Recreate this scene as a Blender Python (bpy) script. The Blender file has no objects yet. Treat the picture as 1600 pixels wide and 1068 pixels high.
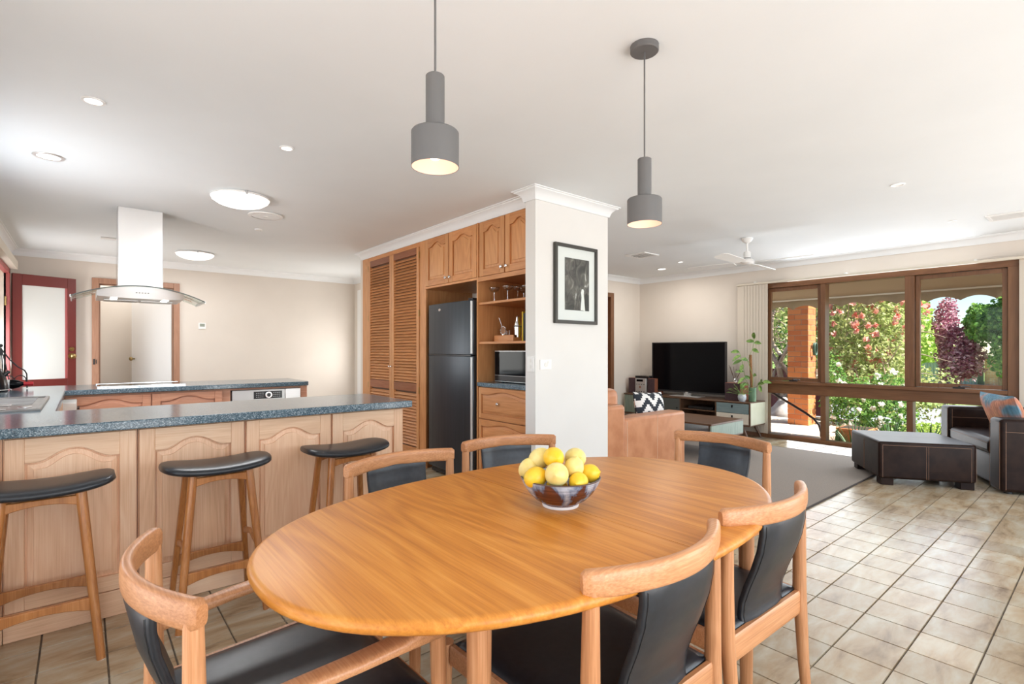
import bpy, bmesh, math, random
from mathutils import Vector, Matrix, Euler, noise as mnoise
random.seed(7)
S = bpy.context.scene
COL = S.collection
PI = math.pi
R = math.radians

# ------------------------------------------------------------------ camera, world, sun, window daylight, exposure
cam_data = bpy.data.cameras.new('camera')
cam = bpy.data.objects.new('camera', cam_data); COL.objects.link(cam)
cam.location = (0, 0, 1.2)
cam.rotation_euler = (R(90), 0, 0.873357 - PI / 2)
cam_data.sensor_width = 36
cam_data.lens = 801.82 / 1600 * 36
cam_data.shift_y = 0.0081
cam_data.clip_start = 0.02
cam_data.clip_end = 400
S.camera = cam

world = bpy.data.worlds.new('sky'); S.world = world; world.use_nodes = True
wn = world.node_tree.nodes; wl = world.node_tree.links; wn.clear()
w_out = wn.new('ShaderNodeOutputWorld'); w_bg = wn.new('ShaderNodeBackground')
w_sky = wn.new('ShaderNodeTexSky'); w_sky.sky_type = 'NISHITA'; w_sky.sun_disc = False
w_sky.sun_elevation = R(52); w_sky.sun_rotation = R(160); w_sky.air_density = 1.0; w_sky.dust_density = 0.0; w_sky.ozone_density = 3.0
w_tc = wn.new('ShaderNodeTexCoord'); w_no = wn.new('ShaderNodeTexNoise'); w_no.inputs['Scale'].default_value = 3.0
w_no.inputs['Detail'].default_value = 6; w_ra = wn.new('ShaderNodeValToRGB')
w_ra.color_ramp.elements[0].position = 0.56; w_ra.color_ramp.elements[0].color = (0, 0, 0, 1)
w_ra.color_ramp.elements[1].position = 0.80; w_ra.color_ramp.elements[1].color = (1, 1, 1, 1)
w_mx = wn.new('ShaderNodeMix'); w_mx.data_type = 'RGBA'; w_mx.inputs[7].default_value = (6, 6.3, 6.8, 1)
wl.new(w_tc.outputs['Generated'], w_no.inputs['Vector']); wl.new(w_no.outputs['Fac'], w_ra.inputs['Fac'])
wl.new(w_ra.outputs['Color'], w_mx.inputs[0]); wl.new(w_sky.outputs['Color'], w_mx.inputs[6])
wl.new(w_mx.outputs[2], w_bg.inputs['Color']); wl.new(w_bg.outputs['Background'], w_out.inputs['Surface'])
w_bg.inputs['Strength'].default_value = 0.18

sun_d = bpy.data.lights.new('sun', 'SUN'); sun_d.energy = 13.0; sun_d.angle = R(0.6); sun_d.color = (1, 0.96, 0.88)
sun = bpy.data.objects.new('sun', sun_d); COL.objects.link(sun); sun.location = (12, -8, 14)
sun.rotation_euler = Vector((-0.15, 0.62, -0.77)).to_track_quat('-Z', 'Y').to_euler()

def area(name, loc, direction, sx, sy, power, color=(1, 1, 1)):
    d = bpy.data.lights.new(name, 'AREA'); d.shape = 'RECTANGLE'; d.size = sx; d.size_y = sy; d.energy = power; d.color = color
    o = bpy.data.objects.new(name, d); COL.objects.link(o); o.location = loc
    o.rotation_euler = Vector(direction).to_track_quat('-Z', 'Z').to_euler(); return o
# area lights standing in for daylight (behind camera, sink, red door, big window), plus added fills
area('daylight_back_left', (1.0, -1.52, 1.15), (0, 1, 0.05), 2.6, 2.0, 66, (0.86, 0.93, 1.0))
area('daylight_back_right', (4.8, -1.52, 1.15), (0, 1, 0.05), 3.6, 2.0, 80, (0.86, 0.93, 1.0))
area('daylight_sink_window', (-0.72, 4.2, 1.55), (1, 0, -0.03), 2.6, 0.95, 56, (0.88, 0.94, 1.0))
area('fill_dining_side', (-0.74, 1.0, 1.2), (1, 0, 0), 2.2, 1.9, 20, (0.90, 0.95, 1.0))  # fill at an unseen side window put in beside the camera
area('daylight_left_door', (-0.74, 7.5, 1.1), (1, -0.1, 0.1), 0.85, 1.9, 34, (0.95, 0.98, 1.0))
area('fill_passage', (3.60, 7.62, 1.1), (-1, 0.0, 0.1), 0.8, 1.8, 42, (1, 0.98, 0.95))  # no window there: fill added to brighten the back of the kitchen
area('daylight_big_window', (7.225, 1.95, 1.15), (-1, 0, 0), 2.4, 1.9, 40, (0.88, 0.94, 1.0))
area('fill_hall', (0.45, 9.2, 2.3), (0, 0, -1), 0.8, 1.0, 9, (1, 0.97, 0.92))  # fill added under the hall ceiling, no daylight source there
for _x, _y in ((0.95, 4.435), (1.07, 7.362)):
    area('dome_lamp_light', (_x, _y, 2.30), (0, 0.01, -1), 0.46, 0.46, 13, (0.97, 0.98, 1.0))
for _x, _y in ((6.561, 4.387), (6.231, 3.876)):
    area('downlight_light', (_x, _y, 2.385), (0, 0.01, -1), 0.16, 0.16, 7, (1, 0.95, 0.88))

S.view_settings.view_transform = 'Standard'
S.view_settings.look = 'None'
S.view_settings.exposure = 0.16
S.view_settings.gamma = 1
S.view_settings.use_curve_mapping = False
S.cycles.max_bounces = 10
S.cycles.diffuse_bounces = 6
S.cycles.transparent_max_bounces = 12
S.cycles.sample_clamp_indirect = 6
S.cycles.caustics_reflective = False
S.cycles.caustics_refractive = False

# ------------------------------------------------------------------ materials
def mat(name, color=(0.8, 0.8, 0.8), rough=0.5, metal=0.0, **kw):
    m = bpy.data.materials.new(name); m.use_nodes = True
    b = m.node_tree.nodes['Principled BSDF']
    b.inputs['Base Color'].default_value = (*color, 1); b.inputs['Roughness'].default_value = rough
    b.inputs['Metallic'].default_value = metal
    for k, v in kw.items():
        b.inputs[k].default_value = v
    m.diffuse_color = (*color, 1)
    return m
def N(m, t, **kw):
    n = m.node_tree.nodes.new(t)
    for k, v in kw.items():
        if k.startswith('_'): setattr(n, k[1:], v)
        else: n.inputs[k].default_value = v
    return n
def L(m, a, b): m.node_tree.links.new(a, b)
def ramp(m, stops):
    r = m.node_tree.nodes.new('ShaderNodeValToRGB'); e = r.color_ramp.elements
    e[0].position = stops[0][0]; e[0].color = (*stops[0][1], 1); e[1].position = stops[1][0]; e[1].color = (*stops[1][1], 1)
    for p, c in stops[2:]:
        x = e.new(p); x.color = (*c, 1)
    return r
def PB(m): return m.node_tree.nodes['Principled BSDF']
def bump(m, src, strength=0.2, dist=0.01):
    b = N(m, 'ShaderNodeBump', Strength=strength, Distance=dist); L(m, src, b.inputs['Height']); L(m, b.outputs['Normal'], PB(m).inputs['Normal'])

def wood(name, dark, mid, light, axis='Z', rough=0.35, scale=1.0, contour=0.35, coat=0.0, spec=0.5, vary=0.12):
    m = mat(name, mid, rough)
    tc = N(m, 'ShaderNodeTexCoord'); oi = N(m, 'ShaderNodeObjectInfo')
    mp = N(m, 'ShaderNodeMapping')
    st = {'X': (1.0, 7, 7), 'Y': (7, 1.0, 7), 'Z': (7, 7, 1.0)}[axis]
    mp.inputs['Scale'].default_value = tuple(v * scale for v in st)
    add = N(m, 'ShaderNodeVectorMath', _operation='ADD'); mul = N(m, 'ShaderNodeVectorMath', _operation='SCALE')
    cmb = N(m, 'ShaderNodeCombineXYZ')
    for i in range(3): L(m, oi.outputs['Random'], cmb.inputs[i])
    L(m, cmb.outputs[0], mul.inputs[0]); mul.inputs['Scale'].default_value = 9.0
    L(m, tc.outputs['Object'], add.inputs[0]); L(m, mul.outputs[0], add.inputs[1]); L(m, add.outputs[0], mp.inputs['Vector'])
    n1 = N(m, 'ShaderNodeTexNoise', Scale=0.55, Detail=3, Roughness=0.5, Distortion=0.3); L(m, mp.outputs[0], n1.inputs['Vector'])
    sn = N(m, 'ShaderNodeMath', _operation='MULTIPLY'); sn.inputs[1].default_value = 95; L(m, n1.outputs['Fac'], sn.inputs[0])
    si = N(m, 'ShaderNodeMath', _operation='SINE'); L(m, sn.outputs[0], si.inputs[0])
    mr = N(m, 'ShaderNodeMapRange'); mr.inputs['From Min'].default_value = -1; L(m, si.outputs[0], mr.inputs['Value'])
    mp2 = N(m, 'ShaderNodeMapping'); mp2.inputs['Scale'].default_value = tuple((v * 2.6 if v > 1 else 0.35) * scale * 7 for v in st); L(m, add.outputs[0], mp2.inputs['Vector'])
    n2 = N(m, 'ShaderNodeTexNoise', Scale=1.5, Detail=4, Roughness=0.6); L(m, mp2.outputs[0], n2.inputs['Vector'])
    n3 = N(m, 'ShaderNodeTexNoise', Scale=0.35, Detail=2, Roughness=0.5); L(m, mp.outputs[0], n3.inputs['Vector'])
    a = N(m, 'ShaderNodeMath', _operation='MULTIPLY'); a.inputs[1].default_value = contour; L(m, mr.outputs[0], a.inputs[0])
    b = N(m, 'ShaderNodeMath', _operation='MULTIPLY_ADD'); b.inputs[1].default_value = 0.80; L(m, n2.outputs['Fac'], b.inputs[0]); L(m, a.outputs[0], b.inputs[2])
    c2 = N(m, 'ShaderNodeMath', _operation='MULTIPLY_ADD'); c2.inputs[1].default_value = 0.5; L(m, n3.outputs['Fac'], c2.inputs[0]); L(m, b.outputs[0], c2.inputs[2])
    mn = 0.40 + contour * 0.25; mxv = 0.92 + contour * 0.8
    nr = N(m, 'ShaderNodeMapRange'); nr.inputs['From Min'].default_value = mn; nr.inputs['From Max'].default_value = mxv; L(m, c2.outputs[0], nr.inputs['Value'])
    r = ramp(m, [(0.0, dark), (1.0, light), (0.5, mid)]); L(m, nr.outputs[0], r.inputs['Fac'])
    hv = N(m, 'ShaderNodeHueSaturation'); L(m, r.outputs['Color'], hv.inputs['Color'])
    rv = N(m, 'ShaderNodeMapRange'); rv.inputs['To Min'].default_value = 1 - vary; rv.inputs['To Max'].default_value = 1 + vary
    L(m, oi.outputs['Random'], rv.inputs['Value']); L(m, rv.outputs[0], hv.inputs['Value'])
    L(m, hv.outputs['Color'], PB(m).inputs['Base Color'])
    PB(m).inputs['Coat Weight'].default_value = coat; PB(m).inputs['Coat Roughness'].default_value = 0.12
    PB(m).inputs['Specular IOR Level'].default_value = spec
    bump(m, n2.outputs['Fac'], 0.12, 0.002)
    return m
def noisy(name, c1, c2, scale=5.0, rough=0.5, metal=0.0, bmp=0.0, dist=0.01, detail=4, lo=0.35, hi=0.65, rand=0.0, stretch=None, **kw):
    m = mat(name, c1, rough, metal, **kw)
    tc = N(m, 'ShaderNodeTexCoord'); n = N(m, 'ShaderNodeTexNoise', Scale=scale, Detail=detail)
    if stretch:
        mp = N(m, 'ShaderNodeMapping'); mp.inputs['Scale'].default_value = stretch; L(m, tc.outputs['Object'], mp.inputs['Vector']); L(m, mp.outputs[0], n.inputs['Vector'])
    else: L(m, tc.outputs['Object'], n.inputs['Vector'])
    r = ramp(m, [(lo, c1), (hi, c2)]); L(m, n.outputs['Fac'], r.inputs['Fac'])
    out = r.outputs['Color']
    if rand:
        g = N(m, 'ShaderNodeNewGeometry'); oi = N(m, 'ShaderNodeObjectInfo'); ad = N(m, 'ShaderNodeMath', _operation='ADD')
        fr = N(m, 'ShaderNodeMath', _operation='FRACT'); L(m, g.outputs['Random Per Island'], ad.inputs[0]); L(m, oi.outputs['Random'], ad.inputs[1]); L(m, ad.outputs[0], fr.inputs[0])
        mr = N(m, 'ShaderNodeMapRange'); mr.inputs['To Min'].default_value = 1 - rand; mr.inputs['To Max'].default_value = 1 + rand; L(m, fr.outputs[0], mr.inputs['Value'])
        hv = N(m, 'ShaderNodeHueSaturation'); L(m, out, hv.inputs['Color']); L(m, mr.outputs[0], hv.inputs['Value']); out = hv.outputs['Color']
    L(m, out, PB(m).inputs['Base Color'])
    if bmp: bump(m, n.outputs['Fac'], bmp, dist)
    return m
def emis(name, color, strength):
    m = mat(name, color, 0.5); PB(m).inputs['Emission Color'].default_value = (*color, 1); PB(m).inputs['Emission Strength'].default_value = strength; return m
def glass(name, tint=(1, 1, 1), refl=1.0, rough=0.0):
    m = bpy.data.materials.new(name); m.use_nodes = True; nt = m.node_tree; nt.nodes.clear()
    o = nt.nodes.new('ShaderNodeOutputMaterial'); t = nt.nodes.new('ShaderNodeBsdfTransparent'); g = nt.nodes.new('ShaderNodeBsdfGlossy')
    t.inputs['Color'].default_value = (*tint, 1); g.inputs['Roughness'].default_value = rough
    f = nt.nodes.new('ShaderNodeLayerWeight'); f.inputs['Blend'].default_value = .5; mx = nt.nodes.new('ShaderNodeMixShader')
    pw = nt.nodes.new('ShaderNodeMath'); pw.operation = 'POWER'; pw.inputs[1].default_value = 5
    mu = nt.nodes.new('ShaderNodeMath'); mu.operation = 'MULTIPLY_ADD'; mu.inputs[1].default_value = .9 * min(refl, 1); mu.inputs[2].default_value = .035 * refl
    nt.links.new(f.outputs['Facing'], pw.inputs[0]); nt.links.new(pw.outputs[0], mu.inputs[0]); nt.links.new(mu.outputs[0], mx.inputs[0]); nt.links.new(t.outputs[0], mx.inputs[1]); nt.links.new(g.outputs[0], mx.inputs[2])
    nt.links.new(mx.outputs[0], o.inputs['Surface']); return m

M = {}
M['wall'] = noisy('painted_beige_wall', (0.715, 0.655, 0.59), (0.735, 0.675, 0.61), 3, 0.85, bmp=0.02)
M['pillar'] = noisy('painted_pale_wall', (0.745, 0.735, 0.715), (0.765, 0.755, 0.735), 3, 0.85, bmp=0.02)
M['ceiling'] = noisy('ceiling_white', (0.80, 0.835, 0.855), (0.82, 0.855, 0.875), 2, 0.9, bmp=0.02)
M['cornice'] = mat('cornice_white', (0.84, 0.86, 0.875), 0.7)
M['white'] = mat('white_gloss', (0.85, 0.85, 0.84), 0.35)
M['offwhite'] = mat('offwhite_plastic', (0.78, 0.77, 0.74), 0.4)
M['grout'] = noisy('dark_grout', (0.12, 0.10, 0.08), (0.18, 0.15, 0.12), 30, 0.9)
M['teak_table'] = wood('teak_table', (0.45, 0.150, 0.020), (0.61, 0.235, 0.036), (0.72, 0.33, 0.075), 'Y', 0.36, 0.85, 0.20, coat=0.0, spec=0.4, vary=0.02)
M['teak'] = wood('teak_chair', (0.36, 0.145, 0.055), (0.53, 0.245, 0.108), (0.66, 0.36, 0.185), 'Z', 0.38, 1.4, 0.10)
M['teak_x'] = wood('teak_rail', (0.36, 0.145, 0.055), (0.53, 0.245, 0.108), (0.66, 0.36, 0.185), 'X', 0.36, 1.3, 0.06)
M['stool_wood'] = wood('stool_wood', (0.28, 0.095, 0.022), (0.40, 0.155, 0.042), (0.52, 0.235, 0.08), 'Z', 0.3, 1.6, 0.2, coat=0.2)
M['oak_front'] = wood('oak_cabinet_pale', (0.64, 0.37, 0.215), (0.78, 0.495, 0.315), (0.86, 0.61, 0.425), 'Z', 0.42, 1.1, 0.12, vary=0.07)  # paler than the amber oak partly through light put into the colour
M['oak_front_x'] = wood('oak_rail_pale', (0.66, 0.40, 0.24), (0.80, 0.53, 0.345), (0.87, 0.64, 0.455), 'X', 0.42, 1.1, 0.12, vary=0.07)
M['oak'] = wood('oak_cabinet_amber', (0.46, 0.195, 0.07), (0.60, 0.28, 0.11), (0.70, 0.37, 0.165), 'Z', 0.4, 1.1, 0.14, vary=0.08)
M['oak_y'] = wood('oak_rail_amber', (0.44, 0.18, 0.06), (0.57, 0.25, 0.095), (0.66, 0.33, 0.14), 'Y', 0.4, 1.1, 0.14, vary=0.08)
M['oak_red'] = wood('oak_reddish', (0.46, 0.19, 0.105), (0.58, 0.28, 0.17), (0.68, 0.37, 0.24), 'X', 0.4, 1.1, 0.12)
M['band'] = wood('dark_band_wood', (0.20, 0.065, 0.025), (0.29, 0.10, 0.04), (0.36, 0.14, 0.06), 'Y', 0.4, 1.1, 0.12)
M['window_wood'] = wood('window_timber', (0.12, 0.05, 0.022), (0.18, 0.08, 0.036), (0.235, 0.11, 0.052), 'Y', 0.4, 1.0, 0.12, vary=0.04)
M['window_wood_z'] = wood('window_timber_upright', (0.12, 0.05, 0.022), (0.18, 0.08, 0.036), (0.235, 0.11, 0.052), 'Z', 0.4, 1.0, 0.12, vary=0.04)
M['door_trim'] = wood('door_frame_timber', (0.30, 0.15, 0.09), (0.38, 0.20, 0.125), (0.46, 0.26, 0.17), 'Z', 0.45, 1.0, 0.1)
M['walnut'] = wood('walnut', (0.07, 0.035, 0.018), (0.12, 0.06, 0.032), (0.18, 0.095, 0.055), 'Y', 0.4, 1.2, 0.15)
M['leather'] = noisy('black_leather', (0.012, 0.015, 0.020), (0.018, 0.022, 0.028), 60, 0.33, bmp=0.08, dist=0.001)
M['leather_brown'] = noisy('dark_brown_leather', (0.012, 0.0055, 0.0045), (0.022, 0.011, 0.008), 12, 0.38, bmp=0.12, dist=0.004, **{'Specular IOR Level': 0.14})
M['leather_tan'] = noisy('tan_leather', (0.44, 0.17, 0.07), (0.56, 0.25, 0.12), 7, 0.42, bmp=0.15, dist=0.004)
M['thread'] = mat('tan_thread', (0.30, 0.17, 0.11), 0.7)
M['thread_pale'] = mat('pale_thread', (0.66, 0.45, 0.33), 0.7)
M['steel'] = noisy('brushed_steel', (0.76, 0.75, 0.74), (0.84, 0.83, 0.82), 1.2, 0.34, 0.75)
M['sink_steel'] = noisy('sink_steel', (0.30, 0.29, 0.28), (0.40, 0.39, 0.38), 6, 0.30, 0.9)
M['chrome'] = mat('chrome', (0.75, 0.75, 0.76), 0.15, 1.0)
M['brass'] = mat('aged_brass', (0.42, 0.30, 0.13), 0.3, 1.0)
M['iron'] = mat('black_iron', (0.02, 0.02, 0.022), 0.45)
M['black'] = mat('black_plastic', (0.012, 0.012, 0.014), 0.25)
M['screen'] = mat('black_glass_screen', (0.004, 0.004, 0.005), 0.06, **{'Specular IOR Level': 0.1})
M['fridge'] = noisy('graphite_steel', (0.045, 0.052, 0.062), (0.055, 0.063, 0.074), 3, 0.28, 0.65, stretch=(8, 8, 0.5))
M['fridge_side'] = mat('fridge_side_dark', (0.02, 0.023, 0.028), 0.4)
M['pendant'] = mat('pendant_grey', (0.125, 0.122, 0.122), 0.55)
M['pendant_in'] = mat('pendant_inner_copper_pink', (0.82, 0.60, 0.51), 0.5)
M['bulb'] = emis('bulb_glow', (1.0, 0.88, 0.74), 5)
M['dome'] = emis('dome_glow', (1.0, 0.98, 0.94), 1.5)
M['spot'] = emis('downlight_glow', (1.0, 0.97, 0.92), 3.0)
M['glass'] = glass('window_glass', (0.97, 0.985, 0.98), 0.3)
M['glassware'] = glass('clear_glassware', (0.97, 0.98, 0.98), 6.0, 0.03)
M['hood_glass'] = glass('hood_glass', (0.86, 0.90, 0.88), 2.0)
M['rug'] = noisy('grey_beige_rug', (0.235, 0.205, 0.18), (0.29, 0.25, 0.215), 120, 0.95, bmp=0.3, dist=0.003)
M['rug_edge'] = mat('rug_edge_binding', (0.05, 0.038, 0.035), 0.9)
M['red_paint'] = mat('maroon_paint', (0.15, 0.022, 0.018), 0.4)
M['pink_paint'] = mat('red_jamb_paint', (0.38, 0.085, 0.085), 0.45)
M['frosted'] = mat('frosted_white_panel', (0.70, 0.72, 0.70), 0.25)
M['teal'] = noisy('teal_painted_wood', (0.16, 0.225, 0.235), (0.20, 0.265, 0.27), 6, 0.5, stretch=(1, 1, 8))
M['green_end'] = noisy('sage_painted_wood', (0.20, 0.26, 0.21), (0.27, 0.33, 0.27), 8, 0.45, stretch=(8, 8, 1))
M['cream_end'] = noisy('cream_sage_lacquer', (0.50, 0.50, 0.38), (0.56, 0.56, 0.44), 6, 0.35)
M['cream'] = mat('cream_drawer', (0.68, 0.62, 0.52), 0.5)
M['slate'] = mat('dark_slate_paint', (0.075, 0.085, 0.08), 0.5)
M['blue_paint'] = mat('blue_drawer', (0.16, 0.26, 0.36), 0.5)
M['blind'] = mat('cream_blind_fabric', (0.66, 0.60, 0.52), 0.8)
M['lemon_b'] = noisy('bright_lemon_peel', (0.86, 0.52, 0.02), (0.88, 0.60, 0.05), 40, 0.38, bmp=0.12, dist=0.002)
M['lemon_p'] = noisy('pale_lemon_peel', (0.80, 0.64, 0.20), (0.86, 0.72, 0.30), 40, 0.45, bmp=0.15, dist=0.002)
M['leaf'] = noisy('green_leaf', (0.06, 0.16, 0.03), (0.16, 0.32, 0.07), 3, 0.5, rand=0.3)
M['leaf_light'] = noisy('pale_green_leaf', (0.14, 0.28, 0.06), (0.28, 0.44, 0.12), 4, 0.5, rand=0.3)
M['variegated'] = noisy('variegated_leaf', (0.07, 0.19, 0.035), (0.30, 0.44, 0.12), 30, 0.45, rand=0.2)
M['glaze_green'] = noisy('green_glaze', (0.12, 0.22, 0.13), (0.20, 0.32, 0.20), 9, 0.15)
M['glaze_pot'] = noisy('blue_white_glaze', (0.34, 0.42, 0.50), (0.74, 0.74, 0.72), 22, 0.25)
M['coir'] = noisy('moss_pole', (0.20, 0.09, 0.035), (0.30, 0.15, 0.06), 60, 0.95, bmp=0.4, dist=0.004)
M['soil'] = noisy('potting_soil', (0.03, 0.02, 0.012), (0.06, 0.04, 0.025), 40, 0.95)
M['brown_box'] = mat('brown_speaker_side', (0.28, 0.10, 0.055), 0.35)
M['speaker_cloth'] = noisy('speaker_grille', (0.05, 0.025, 0.03), (0.075, 0.04, 0.045), 80, 0.85)
M['silver'] = mat('silver_plastic', (0.58, 0.58, 0.57), 0.3, 0.4)
M['zinc_fence'] = mat('grey_metal_sheet', (0.42, 0.44, 0.46), 0.5)
M['maroon_sheet'] = mat('maroon_metal_sheet', (0.22, 0.06, 0.07), 0.6)
M['terracotta'] = noisy('terracotta', (0.52, 0.17, 0.06), (0.62, 0.24, 0.10), 8, 0.8)
M['paving'] = noisy('pale_paving', (0.58, 0.46, 0.36), (0.70, 0.58, 0.48), 5, 0.9)
M['lawn'] = noisy('lawn', (0.14, 0.24, 0.05), (0.26, 0.36, 0.10), 3, 0.95, bmp=0.5, dist=0.05)
M['soil_bed'] = noisy('garden_bed', (0.12, 0.08, 0.05), (0.22, 0.15, 0.09), 4, 0.95, bmp=0.5, dist=0.04)
M['road'] = noisy('asphalt', (0.26, 0.26, 0.28), (0.32, 0.32, 0.34), 6, 0.9)
M['bark'] = noisy('grey_brown_bark', (0.42, 0.30, 0.22), (0.62, 0.49, 0.40), 9, 0.9, bmp=0.5, dist=0.02, stretch=(3, 3, 0.6))
M['awning'] = mat('beige_awning_canvas', (0.42, 0.335, 0.23), 0.85)
M['awning_bar'] = mat('white_awning_bar', (0.80, 0.78, 0.72), 0.4)
M['hose'] = mat('green_hose', (0.05, 0.12, 0.09), 0.5)
M['mortar'] = mat('mortar', (0.50, 0.36, 0.28), 0.95)
def brick_mat(name, cs):
    m = mat(name, cs[0], 0.9); g = N(m, 'ShaderNodeNewGeometry'); oi = N(m, 'ShaderNodeObjectInfo'); ad = N(m, 'ShaderNodeMath', _operation='ADD'); fr = N(m, 'ShaderNodeMath', _operation='FRACT')
    L(m, g.outputs['Random Per Island'], ad.inputs[0]); L(m, oi.outputs['Random'], ad.inputs[1]); L(m, ad.outputs[0], fr.inputs[0])
    r = ramp(m, [(0, cs[0]), (1, cs[2]), (0.5, cs[1])]); L(m, fr.outputs[0], r.inputs['Fac']); L(m, r.outputs['Color'], PB(m).inputs['Base Color'])
    tc = N(m, 'ShaderNodeTexCoord'); n = N(m, 'ShaderNodeTexNoise', Scale=40); L(m, tc.outputs['Object'], n.inputs['Vector']); bump(m, n.outputs['Fac'], 0.3, 0.004); return m
M['brick'] = brick_mat('orange_brick', [(0.52, 0.15, 0.05), (0.66, 0.24, 0.085), (0.60, 0.19, 0.06)])
M['brick_far'] = brick_mat('salmon_brick', [(0.48, 0.20, 0.13), (0.58, 0.28, 0.19), (0.52, 0.23, 0.15)])
def leafmat(name, stops, trans=0.25):
    m = mat(name, stops[0][1], 0.55); g = N(m, 'ShaderNodeNewGeometry'); r = ramp(m, stops[:2] + stops[2:]); L(m, g.outputs['Random Per Island'], r.inputs['Fac'])
    L(m, r.outputs['Color'], PB(m).inputs['Base Color'])
    tr = N(m, 'ShaderNodeBsdfTranslucent'); L(m, r.outputs['Color'], tr.inputs['Color']); mx = N(m, 'ShaderNodeMixShader'); mx.inputs[0].default_value = trans
    out = [n for n in m.node_tree.nodes if n.type == 'OUTPUT_MATERIAL'][0]
    L(m, PB(m).outputs[0], mx.inputs[1]); L(m, tr.outputs[0], mx.inputs[2]); L(m, mx.outputs[0], out.inputs['Surface']); return m
M['f_lime'] = leafmat('lime_foliage', [(0, (0.30, 0.44, 0.06)), (1, (0.62, 0.70, 0.24)), (0.5, (0.44, 0.58, 0.13))], 0.45)
M['f_green'] = leafmat('green_foliage', [(0, (0.06, 0.16, 0.03)), (1, (0.34, 0.54, 0.12)), (0.5, (0.16, 0.34, 0.07))], 0.4)
M['f_olive'] = leafmat('olive_foliage', [(0, (0.24, 0.30, 0.08)), (1, (0.70, 0.70, 0.36)), (0.5, (0.44, 0.52, 0.18))], 0.45)
M['f_plum'] = leafmat('plum_foliage', [(0, (0.20, 0.04, 0.08)), (1, (0.85, 0.55, 0.64)), (0.5, (0.48, 0.16, 0.25))], 0.4)
M['f_red'] = leafmat('red_pink_blossom', [(0, (0.72, 0.20, 0.15)), (1, (0.92, 0.62, 0.52)), (0.5, (0.86, 0.40, 0.32))], 0.3)
M['f_white'] = leafmat('white_rose_petals', [(0, (0.86, 0.82, 0.72)), (1, (0.95, 0.92, 0.88)), (0.5, (0.9, 0.88, 0.82))], 0.3)
M['f_strap'] = leafmat('strap_leaf', [(0, (0.02, 0.06, 0.02)), (1, (0.14, 0.26, 0.07)), (0.5, (0.05, 0.12, 0.04))], 0.15)

# speckled blue grey laminate
m = mat('speckled_blue_grey_laminate', (0.1, 0.13, 0.15), 0.15); M['laminate'] = m
tc = N(m, 'ShaderNodeTexCoord'); v = N(m, 'ShaderNodeTexVoronoi', Scale=260); L(m, tc.outputs['Object'], v.inputs['Vector'])
r = ramp(m, [(0.0, (0.035, 0.065, 0.09)), (1.0, (0.33, 0.41, 0.46)), (0.35, (0.075, 0.125, 0.16)), (0.7, (0.12, 0.185, 0.23))])
sx = N(m, 'ShaderNodeSeparateColor'); L(m, v.outputs['Color'], sx.inputs[0]); L(m, sx.outputs[0], r.inputs['Fac']); L(m, r.outputs['Color'], PB(m).inputs['Base Color'])

# floor tile: mottled beige / green-brown, semi gloss
m = mat('mottled_beige_floor_tile', (0.4, 0.33, 0.22), 0.26); M['tile'] = m
tc = N(m, 'ShaderNodeTexCoord'); g = N(m, 'ShaderNodeNewGeometry'); oi = N(m, 'ShaderNodeObjectInfo')
mp = N(m, 'ShaderNodeMapping'); mp.inputs['Scale'].default_value = (2.2, 6.5, 1); L(m, g.outputs['Position'], mp.inputs['Vector'])
n = N(m, 'ShaderNodeTexNoise', Scale=1.6, Detail=5, Roughness=0.6, Distortion=0.4); L(m, mp.outputs[0], n.inputs['Vector'])
r = ramp(m, [(0.3, (0.24, 0.165, 0.095)), (0.72, (0.50, 0.46, 0.37)), (0.46, (0.395, 0.300, 0.190)), (0.58, (0.445, 0.380, 0.275))]); L(m, n.outputs['Fac'], r.inputs['Fac'])
ad = N(m, 'ShaderNodeMath', _operation='ADD'); fr = N(m, 'ShaderNodeMath', _operation='FRACT'); L(m, g.outputs['Random Per Island'], ad.inputs[0]); L(m, oi.outputs['Random'], ad.inputs[1]); L(m, ad.outputs[0], fr.inputs[0])
mr = N(m, 'ShaderNodeMapRange'); mr.inputs['To Min'].default_value = 0.88; mr.inputs['To Max'].default_value = 1.10; L(m, fr.outputs[0], mr.inputs['Value'])
hv = N(m, 'ShaderNodeHueSaturation'); L(m, r.outputs['Color'], hv.inputs['Color']); L(m, mr.outputs[0], hv.inputs['Value']); L(m, hv.outputs['Color'], PB(m).inputs['Base Color'])
n2 = N(m, 'ShaderNodeTexNoise', Scale=18, Detail=3); L(m, g.outputs['Position'], n2.inputs['Vector']); bump(m, n2.outputs['Fac'], 0.06, 0.004)

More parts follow.
